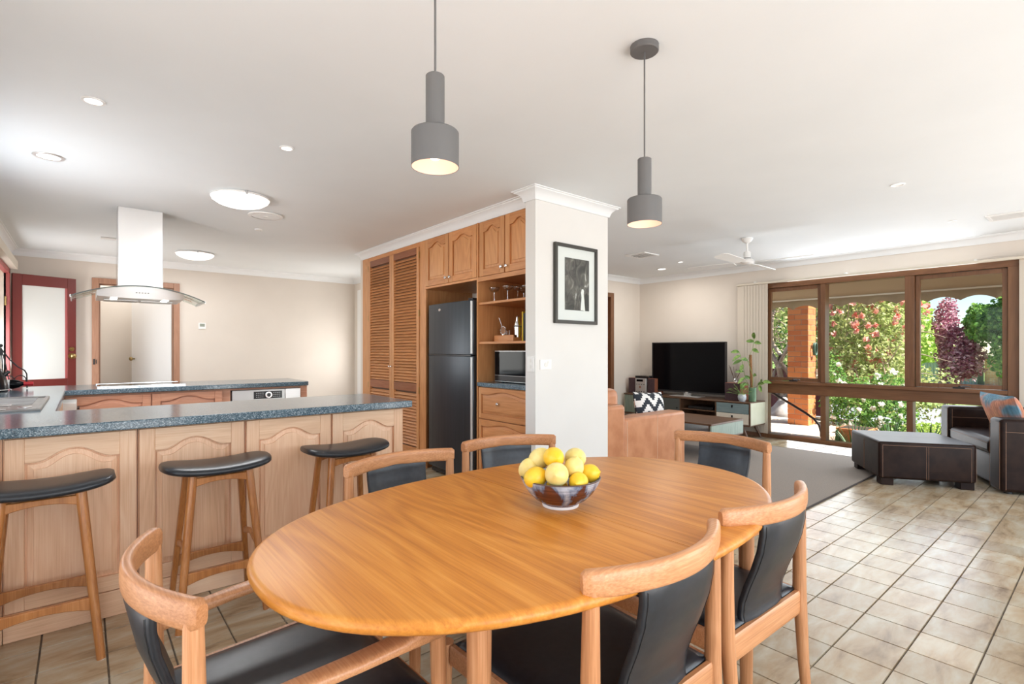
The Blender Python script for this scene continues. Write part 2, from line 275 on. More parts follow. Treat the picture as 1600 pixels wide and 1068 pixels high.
# ------------------------------------------------------------------ mesh builder
class MB:
    def __init__(s): s.v = []; s.f = []; s.mi = []
    def add(s, vs, fs, T=None, mi=0):
        b = len(s.v)
        if T is not None: vs = [tuple(T @ Vector(p)) for p in vs]
        s.v += [tuple(p) for p in vs]; s.f += [tuple(b + i for i in f) for f in fs]; s.mi += [mi] * len(fs); return s
    def box(s, x0, x1, y0, y1, z0, z1, T=None, mi=0):
        vs = [(x0, y0, z0), (x1, y0, z0), (x1, y1, z0), (x0, y1, z0), (x0, y0, z1), (x1, y0, z1), (x1, y1, z1), (x0, y1, z1)]
        return s.add(vs, [(0, 3, 2, 1), (4, 5, 6, 7), (0, 1, 5, 4), (1, 2, 6, 5), (2, 3, 7, 6), (3, 0, 4, 7)], T, mi)
    def cyl(s, p0, p1, r0, r1=None, n=16, mi=0):
        return s.sweep([p0, p1], [(r0, r0), (r1 if r1 is not None else r0,) * 2], n=n, mi=mi)
    def sweep(s, pts, sizes, up=(0, 0, 1), n=12, power=2.0, closed=False, mi=0, cap=True):
        """tube along pts; sizes = per point (half width, half height) ; up = reference up for the height direction"""
        pts = [Vector(p) for p in pts]
        if not isinstance(sizes, list): sizes = [sizes] * len(pts)
        vs = []; k = len(pts); upv = Vector(up)
        for i, p in enumerate(pts):
            if closed: t = (pts[(i + 1) % k] - pts[i - 1])
            else: t = pts[min(i + 1, k - 1)] - pts[max(i - 1, 0)]
            t.normalize(); u = upv
            if abs(t.dot(u)) > 0.97: u = Vector((1, 0, 0)) if abs(t.x) < 0.9 else Vector((0, 1, 0))
            sd = t.cross(u).normalized(); h = sd.cross(t).normalized()
            a, b = sizes[i] if isinstance(sizes[i], (tuple, list)) else (sizes[i],) * 2
            for j in range(n):
                q = 2 * PI * (j + 0.5) / n; c, d = math.cos(q), math.sin(q)
                cx = math.copysign(abs(c) ** (2 / power), c) * a; cy = math.copysign(abs(d) ** (2 / power), d) * b
                vs.append(p + sd * cx + h * cy)
        fs = []
        for i in range(k if closed else k - 1):
            for j in range(n):
                a0 = i * n + j; a1 = i * n + (j + 1) % n; b0 = ((i + 1) % k) * n + j; b1 = ((i + 1) % k) * n + (j + 1) % n
                fs.append((a0, a1, b1, b0))
        if not closed and cap: fs += [tuple(range(n - 1, -1, -1)), tuple((k - 1) * n + j for j in range(n))]
        return s.add(vs, fs, None, mi)
    def lathe(s, prof, c=(0, 0, 0), n=28, T=None, mi=0, capb=True, capt=True):
        vs = []; k = len(prof)
        for r_, z in prof:
            for j in range(n): a = 2 * PI * j / n; vs.append((c[0] + r_ * math.cos(a), c[1] + r_ * math.sin(a), c[2] + z))
        fs = [(i * n + j, i * n + (j + 1) % n, (i + 1) * n + (j + 1) % n, (i + 1) * n + j) for i in range(k - 1) for j in range(n)]
        if capb: fs.append(tuple(range(n - 1, -1, -1)))
        if capt: fs.append(tuple((k - 1) * n + j for j in range(n)))
        return s.add(vs, fs, T, mi)
    def prism(s, poly, z0, z1, T=None, mi=0):
        k = len(poly); vs = [(x, y, z0) for x, y in poly] + [(x, y, z1) for x, y in poly]
        fs = [tuple(range(k - 1, -1, -1)), tuple(range(k, 2 * k))] + [(i, (i + 1) % k, k + (i + 1) % k, k + i) for i in range(k)]
        return s.add(vs, fs, T, mi)
    def grid(s, fn, nu, nv, T=None, mi=0, wrapu=False):
        vs = [fn(i / (nu if wrapu else nu), j / nv) for i in range(nu + (0 if wrapu else 1)) for j in range(nv + 1)]
        w = nv + 1; NU = nu
        fs = []
        tot = nu if wrapu else nu + 1
        for i in range(nu):
            for j in range(nv):
                a = i * w + j; b = ((i + 1) % tot) * w + j; fs.append((a, b, b + 1, a + 1))
        return s.add(vs, fs, T, mi)
    def ball(s, c, r_, n=14, m=9, T=None, mi=0):
        rx, ry, rz = r_ if isinstance(r_, (tuple, list)) else (r_,) * 3
        prof = []
        vs = []; fs = []
        for i in range(1, m):
            a = PI * i / m
            for j in range(n): b = 2 * PI * j / n; vs.append((c[0] + rx * math.sin(a) * math.cos(b), c[1] + ry * math.sin(a) * math.sin(b), c[2] - rz * math.cos(a)))
        for i in range(m - 2):
            for j in range(n): fs.append((i * n + j, i * n + (j + 1) % n, (i + 1) * n + (j + 1) % n, (i + 1) * n + j))
        vs.append((c[0], c[1], c[2] - rz)); vs.append((c[0], c[1], c[2] + rz)); k = len(vs)
        for j in range(n): fs.append((k - 2, (j + 1) % n, j)); fs.append((k - 1, (m - 2) * n + j, (m - 2) * n + (j + 1) % n))
        return s.add(vs, fs, T, mi)
    def mesh(s, name, mats, smooth=35):
        me = bpy.data.meshes.new(name); me.from_pydata(s.v, [], s.f)
        for m_ in (mats if isinstance(mats, (list, tuple)) else [mats]): me.materials.append(m_)
        if any(s.mi): me.polygons.foreach_set('material_index', s.mi)
        bm_ = bmesh.new(); bm_.from_mesh(me); bmesh.ops.recalc_face_normals(bm_, faces=bm_.faces); bm_.to_mesh(me); bm_.free()
        if smooth:
            me.polygons.foreach_set('use_smooth', [True] * len(me.polygons)); me.set_sharp_from_angle(angle=R(smooth))
        me.update(); return me
    def build(s, name, m_, parent=None, world=True, bev=0.0, seg=2, smooth=35, sub=0):
        """world=True: the geometry is in world coordinates; it is moved into the parent's frame (parents are unrotated)"""
        if parent is not None and world:
            off = wloc(parent); s.v = [(x - off.x, y - off.y, z - off.z) for x, y, z in s.v]
        o = bpy.data.objects.new(name, s.mesh(name, m_, smooth)); COL.objects.link(o)
        if parent is not None: o.parent = parent
        if bev:
            b = o.modifiers.new('bevel', 'BEVEL'); b.width = bev; b.segments = seg; b.limit_method = 'ANGLE'; b.angle_limit = R(40)
        if sub:
            b = o.modifiers.new('sub', 'SUBSURF'); b.levels = sub; b.render_levels = sub
        return o
def wloc(o):
    v = Vector(o.location)
    while o.parent is not None: o = o.parent; v += Vector(o.location)
    return v
def tag(o, label=None, cat=None, group=None, kind=None):
    if label: o['label'] = label
    if cat: o['category'] = cat
    if group: o['group'] = group
    if kind: o['kind'] = kind
    return o
def thing(name, label, cat, loc=(0, 0, 0), rotz=0.0, group=None):
    o = bpy.data.objects.new(name, None); COL.objects.link(o); o.location = loc; o.rotation_euler = (0, 0, rotz); o.empty_display_size = 0.05
    return tag(o, label, cat, group)
def copy_tree(o, parent=None):
    c = o.copy(); COL.objects.link(c); c.parent = parent
    for ch in list(o.children): copy_tree(ch, c)
    return c
def struct(mb, name, m_, bev=0.0, parent=None, label=None):
    o = mb.build(name, m_, parent, bev=bev)
    if parent is None: o['kind'] = 'structure'
    if label: o['label'] = label
    return o
def bx(name, m_, x0, x1, y0, y1, z0, z1, parent=None, bev=0.0):
    return MB().box(x0, x1, y0, y1, z0, z1).build(name, m_, parent, bev=bev)

# ================================================================== ROOM SHELL
H = 2.4
struct(MB().box(-0.77, 7.40, -1.52, 10.0, -0.12, -0.006), 'floor', M['grout'])
floor = COL.objects['floor']
struct(MB().box(-0.77, 7.40, -1.52, 10.0, H, H + 0.1), 'ceiling', M['ceiling'])
struct(MB().box(-2.0, 8.0, -4.0, 10.0, H + 0.1, H + 0.22), 'trim_1', M['cornice'], label='roof slab over the house, unseen overhang added against sun')  # out-of-view overhang added to keep sun out of the back openings

# floor tiles : the nearest 300 in view are parts, the others one joined part
PX, PY, OX, OY, J = 0.2051, 0.2036, 2.3326, 0.9665, 0.0022
def tile_geo(mb, x, y):
    a, b = PX / 2 - J, PY / 2 - J; c, d = a - 0.0015, b - 0.0015
    v = [(x - a, y - b, -0.006), (x + a, y - b, -0.006), (x + a, y + b, -0.006), (x - a, y + b, -0.006), (x - c, y - d, 0), (x + c, y - d, 0), (x + c, y + d, 0), (x - c, y + d, 0)]
    mb.add(v, [(4, 5, 6, 7), (0, 1, 5, 4), (1, 2, 6, 5), (2, 3, 7, 6), (3, 0, 4, 7)])
cth, sth = math.cos(0.873357), math.sin(0.873357)
tiles = []
for i in range(-16, 28):
    for j in range(-14, 40):
        x = OX + (i + .5) * PX; y = OY + (j + .5) * PY
        if not (-0.62 < x < 7.25 and -1.38 < y < 8.38): continue
        if 2.7 < x < 3.4 and 2.9 < y < 6.0: continue
        dep = cth * x + sth * y; sd = sth * x - cth * y
        vis = dep > 0.3 and abs(sd / dep) < 1.06 and 1.2 / dep * 801.8 < 545
        hid = (-0.6 < x < 1.5 and 3.05 < y < 3.5) or (y > 3.0 and x < 1.5) or (x < 3.5 and y > 2.9)
        tiles.append((0 if (vis and not hid) else 1, dep, x, y))
tiles.sort()
tm = MB(); tile_geo(tm, 0, 0); tile_mesh = tm.mesh('floor_tile', M['tile'], smooth=0)
for k, (q, dep, x, y) in enumerate(tiles[:300]):
    o = bpy.data.objects.new('tile', tile_mesh); COL.objects.link(o); o.location = (x, y, 0); o.parent = floor
rest = MB()
for q, dep, x, y in tiles[300:]: tile_geo(rest, x, y)
o = rest.build('far_tiles', M['tile'], floor, smooth=0); o['kind'] = 'stuff'

# walls
W = MB().box(-0.65, 0.165, 8.4, 8.52, 0, H).box(0.965, 3.67, 8.4, 8.52, 0, H).box(0.165, 0.965, 8.4, 8.52, 2.05, H)
struct(W, 'wall_far', M['wall'])
W = MB().box(-0.77, -0.65, 8.0, 8.52, 0, H).box(-0.77, -0.65, 5.6, 7.05, 0, H).box(-0.77, -0.65, 7.05, 8.0, 2.08, H).box(-0.77, -0.65, 2.9, 5.6, 0, 1.02).box(-0.77, -0.65, 2.9, 5.6, 2.1, H).box(-0.77, -0.65, 2.2, 2.9, 0, H)
W.box(-0.77, -0.65, -0.2, 2.2, 0, 0.2).box(-0.77, -0.65, -0.2, 2.2, 2.2, H).box(-0.77, -0.65, -1.52, -0.2, 0, H)
struct(W, 'wall_left', M['wall'])
W = MB().box(-0.65, -0.3, -1.52, -1.4, 0, H).box(2.3, 3.0, -1.52, -1.4, 0, H).box(6.6, 7.4, -1.52, -1.4, 0, H).box(-0.3, 2.3, -1.52, -1.4, 2.15, H).box(3.0, 6.6, -1.52, -1.4, 2.15, H)
struct(W, 'wall_back', M['wall'])
W = MB().box(7.28, 7.40, -1.4, 0.68, 0, H).box(7.28, 7.40, 3.25, 5.42, 0, H).box(7.28, 7.40, 0.68, 3.25, 2.12, H)
struct(W, 'wall_window', M['wall'])
struct(MB().box(6.55, 7.28, 5.3, 5.42, 0, H).box(3.4, 5.75, 5.3, 5.42, 0, H).box(5.75, 6.55, 5.3, 5.42, 2.08, H), 'wall_side', M['wall'])
struct(MB().box(3.55, 3.67, 6.1, 7.2, 0, H).box(3.55, 3.67, 8.08, 8.4, 0, H).box(3.55, 3.67, 7.2, 8.08, 2.08, H).box(2.70, 3.55, 6.1, 6.2, 0, H), 'wall_passage', M['wall'])
struct(MB().box(2.572, 3.4, 2.80, 2.91, 0, H).box(3.29, 3.4, 2.91, 6.1, 0, H), 'wall_pillar', M['pillar'])
struct(MB().box(-0.1, 1.3, 9.62, 9.72, 0, H).box(-0.2, -0.1, 8.52, 9.72, 0, H).box(1.3, 1.4, 8.52, 9.72, 0, H), 'wall_hall', M['wall'])
struct(MB().box(3.67, 4.6, 7.0, 7.1, 0, H).box(3.67, 4.6, 8.3, 8.4, 0, H).box(4.6, 4.7, 7.0, 8.4, 0, H), 'wall_passage_room', M['pillar'])
struct(MB().box(5.65, 6.75, 6.3, 6.4, 0, H).box(5.6, 5.7, 5.42, 6.4, 0, H).box(6.7, 6.8, 5.42, 6.4, 0, H), 'wall_side_room', M['wall'])

# cornice : cove profile round the whole room
loop = [(3.55, 8.4), (-0.65, 8.4), (-0.65, -1.4), (7.28, -1.4), (7.28, 5.3), (3.4, 5.3), (3.4, 2.8), (2.572, 2.8), (2.572, 2.91), (2.68, 2.91), (2.68, 6.1), (3.55, 6.1)]
prof = [(0.001, 2.318), (0.010, 2.318), (0.015, 2.332), (0.024, 2.356), (0.043, 2.376), (0.062, 2.384), (0.066, 2.392), (0.078, 2.393), (0.078, 2.4), (0.001, 2.4)]
def miter(i):
    p = Vector(loop[i]); a = (p - Vector(loop[i - 1])).normalized(); b = (Vector(loop[(i + 1) % len(loop)]) - p).normalized()
    na = Vector((-a.y, a.x)); nb = Vector((-b.y, b.x)); return p, (na + nb) / max(0.2, 1 + na.dot(nb))
for i in range(len(loop)):
    p, mp_ = miter(i); q, mq = miter((i + 1) % len(loop)); k = len(prof)
    vs = [(p.x + mp_.x * o_, p.y + mp_.y * o_, z) for o_, z in prof] + [(q.x + mq.x * o_, q.y + mq.y * o_, z) for o_, z in prof]
    fs = [(a, (a + 1) % k, k + (a + 1) % k, k + a) for a in range(k)] + [tuple(range(k)), tuple(range(2 * k - 1, k - 1, -1))]
    struct(MB().add(vs, fs), 'trim_%d' % (i + 2), M['cornice'], label='white coved cornice at the ceiling')
# baseboards
for nm, a in (('far', (1.04, 3.55, 8.385, 8.4)), ('window', (7.265, 7.28, 3.26, 5.3)), ('side', (6.62, 7.28, 5.285, 5.3)), ('pillar', (2.57, 3.41, 2.788, 2.8)), ('right', (7.265, 7.28, -1.4, 0.62))):
    struct(MB().box(a[0], a[1], a[2], a[3], 0, 0.09), 'baseboard_' + nm, M['door_trim'])

# big living room window
wf = struct(MB().box(7.24, 7.38, 0.68, 0.765, 0, 2.12).box(7.24, 7.38, 3.17, 3.25, 0, 2.12), 'window_1', M['window_wood_z'], bev=0.004)
for nm, a in (('head', (0.68, 3.25, 2.05, 2.125, 7.235, 7.38)), ('bottom_rail', (0.68, 3.25, 0.0, 0.05, 7.25, 7.38)), ('transom', (0.765, 3.17, 0.615, 0.745, 7.275, 7.36)), ('transom_sill', (0.765, 3.17, 0.745, 0.785, 7.235, 7.38))):
    bx(nm, M['window_wood'], a[4], a[5], a[0], a[1], a[2], a[3], wf, 0.004)
for y0, y1 in ((1.532, 1.621), (2.444, 2.498)):
    bx('mullion', M['window_wood_z'], 7.24, 7.38, y0, y1, 0.785, 2.05, wf, 0.004)
    bx('mullion', M['window_wood_z'], 7.25, 7.38, (y0 + y1) / 2 - 0.03, (y0 + y1) / 2 + 0.03, 0.05, 0.615, wf, 0.004)
for y0, y1 in ((0.765, 1.532), (2.498, 3.17)):
    s = MB().box(7.275, 7.32, y0 + .004, y0 + .045, 0.79, 2.045).box(7.275, 7.32, y1 - .045, y1 - .004, 0.79, 2.045).box(7.275, 7.32, y0 + .045, y1 - .045, 0.79, 0.835).box(7.275, 7.32, y0 + .045, y1 - .045, 2.0, 2.045).build('sash', M['window_wood_z'], wf, bev=0.003)
    yc = (y0 + y1) / 2
    w_ = MB().box(7.25, 7.275, yc - .05, yc + .05, .787, .803).sweep([(7.25, yc, .81), (7.22, yc - .03, .815), (7.215, yc - .1, .812)], [(.006, .006)] * 3, n=8)
    w_.build('winder', M['iron'], s)
    MB().box(7.262, 7.27, y0 + .05, y1 - .05, .787, .792).build('stay', M['chrome'], s)
for y0, y1 in ((0.765, 1.532), (1.621, 2.444), (2.498, 3.17)):
    e = 0.04 if y0 != 1.621 else 0
    bx('pane', M['glass'], 7.300, 7.304, y0 + e, y1 - e, 0.785 + e, 2.05 - e, wf)
    bx('pane', M['glass'], 7.310, 7.314, y0, y1, 0.05, 0.615, wf)
# glazed openings behind the camera (plain frames)
f = MB()
for x0, x1 in ((-0.3, 2.3), (3.0, 6.6)):
    f.box(x0, x1, -1.5, -1.42, 2.09, 2.15).box(x0, x1, -1.5, -1.42, 0, 0.05)
    for x in (x0, (x0 + x1) / 2 - .03, x1 - .06): f.box(x, x + .06, -1.5, -1.42, 0.05, 2.09)
struct(f, 'window_2', M['window_wood_z'])
struct(MB().box(-.76, -.66, 2.9, 5.6, 1.02, 1.07).box(-.76, -.66, 2.9, 5.6, 2.05, 2.1).box(-.76, -.66, 2.9, 2.95, 1.07, 2.05).box(-.76, -.66, 5.55, 5.6, 1.07, 2.05).box(-.76, -.66, 4.2, 4.25, 1.07, 2.05), 'window_3', M['door_trim'])
struct(MB().box(-.76, -.66, -.2, 2.2, .2, .26).box(-.76, -.66, -.2, 2.2, 2.14, 2.2).box(-.76, -.66, -.2, -.14, .26, 2.14).box(-.76, -.66, 2.14, 2.2, .26, 2.14).box(-.76, -.66, 1.0, 1.05, .26, 2.14), 'window_4', M['door_trim'])  # unseen side window, put in for the dining fill

# door in the far wall : frame, hall beyond, white leaf half open
d2 = struct(MB().box(0.095, 0.165, 8.38, 8.53, 0, 2.12).box(0.965, 1.035, 8.38, 8.53, 0, 2.12).box(0.165, 0.965, 8.38, 8.53, 2.05, 2.12), 'door_2', M['door_trim'], bev=0.004)
MB().box(0.165, 0.18, 8.42, 8.45, 0, 2.05).box(0.95, 0.965, 8.42, 8.45, 0, 2.05).box(0.18, 0.95, 8.42, 8.45, 2.035, 2.05).build('door_stop', M['door_trim'], d2)
T = Matrix.Translation((0.945, 8.46, 0)) @ Matrix.Rotation(R(-58), 4, 'Z')
leaf = MB().box(-0.76, 0, -0.0, 0.036, 0.01, 2.03, T).build('door_leaf', M['white'], d2, bev=0.002)
k = MB()
for sgn in (-1, 1):
    y = 0.018 + sgn * 0.018
    k.add(*(lambda mb: (mb.v, mb.f))(MB().cyl((-0.70, y, 1.08), (-0.70, y + sgn * 0.035, 1.08), 0.010).ball((-0.70, y + sgn * 0.052, 1.08), (0.028, 0.022, 0.028))), T)
k.build('knob', M['brass'], leaf)
MB().box(0.108, 0.125, 8.374, 8.38, 1.02, 1.09).box(0.135, 0.142, 8.374, 8.38, 1.03, 1.08).build('latch_plate', M['iron'], d2)
# red door standing open on the left wall, its jamb and header
dj = struct(MB().box(-0.67, -0.62, 8.0, 8.07, 0, 2.12).box(-0.67, -0.62, 7.0, 7.06, 0, 2.12).box(-0.67, -0.62, 7.0, 8.07, 2.06, 2.12), 'door_1', M['pink_paint'], bev=0.003)
a0 = Vector((-0.61, 8.09, 0)); a1 = Vector((-0.062, 8.30, 0)); wd = (a1 - a0).length; T = Matrix.Translation(a0) @ Matrix.Rotation(math.atan2(a1.y - a0.y, a1.x - a0.x), 4, 'Z')
fr = MB().box(0, 0.085, -0.02, 0.02, 0.01, 2.075, T).box(wd - 0.085, wd, -0.02, 0.02, 0.01, 2.075, T).box(0.085, wd - 0.085, -0.02, 0.02, 1.95, 2.075, T).box(0.085, wd - 0.085, -0.02, 0.02, 0.01, 0.86, T)
leaf = fr.build('door_leaf', M['red_paint'], dj, bev=0.003)
MB().box(0.085, wd - 0.085, -0.008, 0.008, 0.86, 1.95, T).build('frosted_panel', M['frosted'], leaf)
MB().box(wd - 0.105, wd - 0.085, -0.016, -0.008, 0.86, 1.95, T).build('glazing_bead', M['pink_paint'], leaf)
g = MB(); kx = wd - 0.045
for z, rr in ((1.13, 0.030), (1.215, 0.020)):
    tmp = MB().cyl((kx, -0.02, z), (kx, -0.026, z), rr + 0.006, n=20).cyl((kx, -0.026, z), (kx, -0.06, z), 0.011)
    if z < 1.2: tmp.ball((kx, -0.072, z), (0.03, 0.022, 0.03))
    g.add(tmp.v, tmp.f, T)
g.build('knob', M['brass'], leaf)
MB().box(-0.66, -0.645, 7.985, 8.0, 1.7, 1.8).build('hinge', M['brass'], dj)
tag(MB().box(-0.649, -0.552, 6.0, 8.0, 2.11, 2.20).build('blind_pelmet', M['cream'], bev=0.003), 'cream blind pelmet above the red door on the left wall', 'pelmet')
# passage door frame beyond the pantry, side doorway of the living room
struct(MB().box(3.535, 3.56, 8.02, 8.09, 0, 2.12).box(3.535, 3.56, 7.18, 7.25, 0, 2.12).box(3.535, 3.56, 7.18, 8.09, 2.06, 2.12), 'door_3', M['window_wood_z'])
struct(MB().box(3.53, 3.55, 8.10, 8.24, 0, 2.2), 'trim_20', M['white'], label='white architrave beside the passage door')
dd = struct(MB().box(6.48, 6.56, 5.27, 5.42, 0, 2.12).box(5.74, 5.82, 5.27, 5.42, 0, 2.12).box(5.82, 6.48, 5.27, 5.42, 2.05, 2.12), 'door_4', M['window_wood_z'], bev=0.004)
MB().box(5.82, 6.48, 5.36, 5.40, 0.01, 2.05).build('door_leaf', M['band'], dd)

# ================================================================== CEILING FITTINGS
def downlight(label, x, y, r_, on=True, ring='white', grp='small round downlights in the ceiling'):
    t = thing('downlight', label, 'downlight', (x, y, H), 0, grp)
    MB().lathe([(r_ * .72, -.001), (r_ * .74, -.006), (r_ * .97, -.006), (r_, -.001)], n=32, capb=False, capt=False).build('trim_ring', M[ring], t, world=False)
    MB().lathe([(0.001, -.003), (r_ * .73, -.003)], n=28, capb=False, capt=False).build('lamp', M['spot'] if on else M['offwhite'], t, world=False)
downlight('small lit downlight nearest the top left corner of the ceiling', 0.042, 3.184, 0.048)
downlight('small lit downlight between the range hood and the near pendant lamp', 0.931, 3.192, 0.040)
downlight('large ringed lit downlight at the left edge above the sink', -0.158, 4.276, 0.078, ring='steel')
downlight('large ringed downlight near the far corner of the living room', 6.561, 4.387, 0.075, ring='steel')
downlight('small lit downlight beside the ringed one near the television corner', 6.231, 3.876, 0.040)
downlight('round downlight midway between far pendant and the right edge', 4.528, 1.053, 0.045, on=False)
downlight('small unlit downlight close to the big window cornice', 6.192, 1.026, 0.035, on=False)
for lab, x, y in (('large round glowing dome ceiling light nearer the camera', 0.95, 4.435), ('glowing dome ceiling light farther back near the far doors', 1.07, 7.362)):
    t = thing('dome_light', lab, 'ceiling light', (x, y, H), 0, 'dome lights on the kitchen ceiling')
    MB().lathe([(.19, 0), (.205, -.004), (.21, -.014), (.205, -.02)], n=40, capb=False, capt=False).build('base_ring', M['white'], t, world=False)
    MB().lathe([(.205, -.016), (.195, -.035), (.16, -.058), (.11, -.074), (.05, -.082), (.001, -.084)], n=40, capb=False, capt=False).build('glass_dome', M['dome'], t, world=False)
    for a in (0.5, 2.6, 4.7): MB().box(-.008, .008, -.008, .008, -.03, -.002, Matrix.Translation((.203 * math.cos(a), .203 * math.sin(a), 0))).build('clip', M['chrome'], t, world=False)
t = thing('exhaust_fan', 'round white slatted exhaust fan beside the near dome light', 'vent', (1.251, 4.902, H))
MB().lathe([(.115, 0), (.14, -.004), (.14, -.012), (.118, -.016)], n=40, capb=False, capt=False).build('rim', M['white'], t, world=False)
g = MB()
for i in range(-5, 6):
    y = i * .02; w_ = math.sqrt(max(0, .117 ** 2 - y * y)); g.box(-w_, w_, y - .006, y + .006, -.014, -.010)
g.cyl((0, 0, -.018), (0, 0, -.01), .02); g.build('grille', M['white'], t, world=False)
t = thing('smoke_alarm', 'small white smoke alarm behind the exhaust fan', 'smoke alarm', (1.343, 5.517, H))
MB().lathe([(.038, 0), (.038, -.008), (.03, -.014), (.001, -.015)], n=28, capb=False, capt=False).build('case', M['white'], t, world=False)
MB().ball((0.015, 0, -.0145), .003).build('indicator', M['black'], t, world=False)
def vent(label, x, y, sx, sy, along='Y', n=5):
    t = thing('ceiling_vent', label, 'vent', (x, y, H), 0, 'air vents in the ceiling')
    MB().box(-sx, sx, -sy, -sy + .025, -.012, 0).box(-sx, sx, sy - .025, sy, -.012, 0).box(-sx, -sx + .025, -sy + .025, sy - .025, -.012, 0).box(sx - .025, sx, -sy + .025, sy - .025, -.012, 0).build('frame', M['white'], t, world=False, bev=.002)
    MB().box(-sx + .02, sx - .02, -sy + .02, sy - .02, -.003, -.001).build('backing', M['slate'], t, world=False)
    for i in range(n):
        if along == 'Y':
            p = -sx + .025 + (i + .5) * (2 * sx - .05) / n; g = MB().box(p - .009, p + .009, -sy + .025, sy - .025, -.011, -.007)
        else:
            p = -sy + .025 + (i + .5) * (2 * sy - .05) / n; g = MB().box(-sx + .025, sx - .025, p - .009, p + .009, -.011, -.007)
        g.build('slat', M['white'], t, world=False)
vent('square white air vent left of the ceiling fan', 5.401, 3.9, .15, .15)
vent('wide slatted air vent at the right edge of the ceiling', 6.321, 0.60, .14, .20, 'Y', 6)
vent('tiny air vent behind the range hood chimney', 0.231, 6.98, .08, .05, 'X', 3)

# pendant lamps
def pendant(label, x, y, ztube):
    t = thing('pendant_lamp', label, 'pendant lamp', (x, y, H), 0, 'grey pendant lamps above the dining table')
    b = ztube - H
    MB().lathe([(.055, 0), (.055, -.022), (.052, -.025), (.001, -.025)], n=36, capb=False, capt=False).build('ceiling_canopy', M['pendant'], t, world=False)
    MB().cyl((0, 0, -.02), (0, 0, b + .002), .0032, n=8).build('cord', M['pendant'], t, world=False)
    MB().lathe([(.0265, b - .158), (.0265, b - .002), (.025, b), (.001, b)], n=36, capb=False, capt=False).build('tube', M['pendant'], t, world=False)
    zs = b - .158; zb = zs - .100
    MB().lathe([(.0655, zb), (.067, zb), (.067, zs - .004), (.064, zs), (.001, zs)], n=48, capb=False, capt=False).build('shade', M['pendant'], t, world=False)
    MB().lathe([(.0655, zb + .0005), (.0655, zs - .004), (.001, zs - .004)], n=48, capb=False, capt=False).build('shade_lining', M['pendant_in'], t, world=False)
    MB().ball((0, 0, zb + .045), (.023, .023, .026)).lathe([(.012, zb + .065), (.012, zs - .004)], n=12).build('bulb', M['bulb'], t, world=False)
pendant('near grey metal pendant lamp whose cord leaves the top of the picture', 0.765, 1.251, 1.975)
pendant('farther grey metal pendant lamp with its round ceiling canopy in view', 1.702, 1.217, 1.955)

# ceiling fan
t = thing('ceiling_fan', 'white four-bladed ceiling fan in front of the big window', 'ceiling fan', (5.468, 2.6, H))
MB().lathe([(.055, 0), (.06, -.01), (.045, -.035), (.02, -.052), (.001, -.054)], n=28, capb=False, capt=False).build('ceiling_canopy', M['white'], t, world=False)
MB().cyl((0, 0, -.05), (0, 0, -.17), .010).build('rod', M['white'], t, world=False)
MB().lathe([(.001, -.14), (.03, -.145), (.036, -.16), (.036, -.215), (.04, -.222), (.07, -.235), (.072, -.262), (.05, -.275), (.001, -.278)], n=32, capb=False, capt=False).build('motor', M['white'], t, world=False)
MB().lathe([(.037, -.212), (.038, -.219)], n=32, capb=False, capt=False).build('collar_band', M['slate'], t, world=False)
for a in (0, 90, 180, 270):
    T = Matrix.Rotation(R(a + 3), 4, 'Z') @ Matrix.Translation((0, 0, -.262)) @ Matrix.Rotation(R(11), 4, 'X')
    bl = MB().prism([(.13, -.035), (.16, -.06), (.62, -.068), (.66, -.05), (.66, .05), (.62, .068), (.16, .055), (.13, .035)], -.003, .003, T).build('blade', M['white'], t, world=False)
    MB().box(.055, .19, -.018, .018, .003, .008, T).build('blade_arm', M['white'], bl, world=False)

# ================================================================== KITCHEN
def arch_y(t, base, rise): 
    a = min(1.0, abs(t) / 0.80); return base + rise * (0.5 + 0.5 * math.cos(PI * a ** 1.15))
def arched_door(name, w, h, T, ms, mr, mp, parent, st=.06, rt=.085, rb=.07, rise=.045, th=.020, label=None, arch=True, g=.0015):
    """frame-and-raised-panel door ; local: x along width, y outwards negative, z up"""
    fr = MB(); n = 20
    fr.box(g, st, -th, 0, g, h - g, None, 0).box(w - st, w - g, -th, 0, g, h - g, None, 0).box(st, w - st, -th, 0, g, rb, None, 1)
    top = h - rt - (rise if arch else 0); poly = []
    def ty(x, ins=0.0):
        t_ = (x - w / 2) / (w / 2 - st); return arch_y(t_, top, rise if arch else 0) - ins
    xs = [st + (w - 2 * st) * i / n for i in range(n + 1)]
    pts = [(x, ty(x)) for x in xs] + [(w - st, h - g), (st, h - g)]
    k_ = len(pts); vs = [(x, -th, z) for x, z in pts] + [(x, 0, z) for x, z in pts]
    fr.add(vs, [tuple(range(k_)), tuple(range(2 * k_ - 1, k_ - 1, -1))] + [(i, (i + 1) % k_, k_ + (i + 1) % k_, k_ + i) for i in range(k_)], None, 1)
    fr.v = [tuple(T @ Vector(p)) for p in fr.v]
    fo = fr.build(name, [ms, mr], parent, bev=.0015, seg=1)
    if label: fo['label'] = label
    def loop_(ins, d):
        x0, x1 = st + ins, w - st - ins; z0 = rb + ins
        L_ = [(x0, -d, z0)] ; 
        for i in range(n + 1):
            s_ = i / n; xx = x0 + (x1 - x0) * s_; xo = st + (w - 2 * st) * s_; L_.append((xx, -d, ty(xo, ins)))
        L_.append((x1, -d, z0)); return L_
    loops = [loop_(-.002, .004), loop_(.007, .004), loop_(.008, .008), loop_(.028, .012), loop_(.0285, .019), loop_(.033, .0195)]
    vs = [p for l_ in loops for p in l_]; m_ = len(loops[0]); fs = []
    for i in range(len(loops) - 1):
        for j in range(m_): fs.append((i * m_ + j, i * m_ + (j + 1) % m_, (i + 1) * m_ + (j + 1) % m_, (i + 1) * m_ + j))
    fs.append(tuple((len(loops) - 1) * m_ + j for j in range(m_)))
    pn = MB().add(vs, fs, T).build('raised_panel', mp, fo, smooth=12)
    return fo
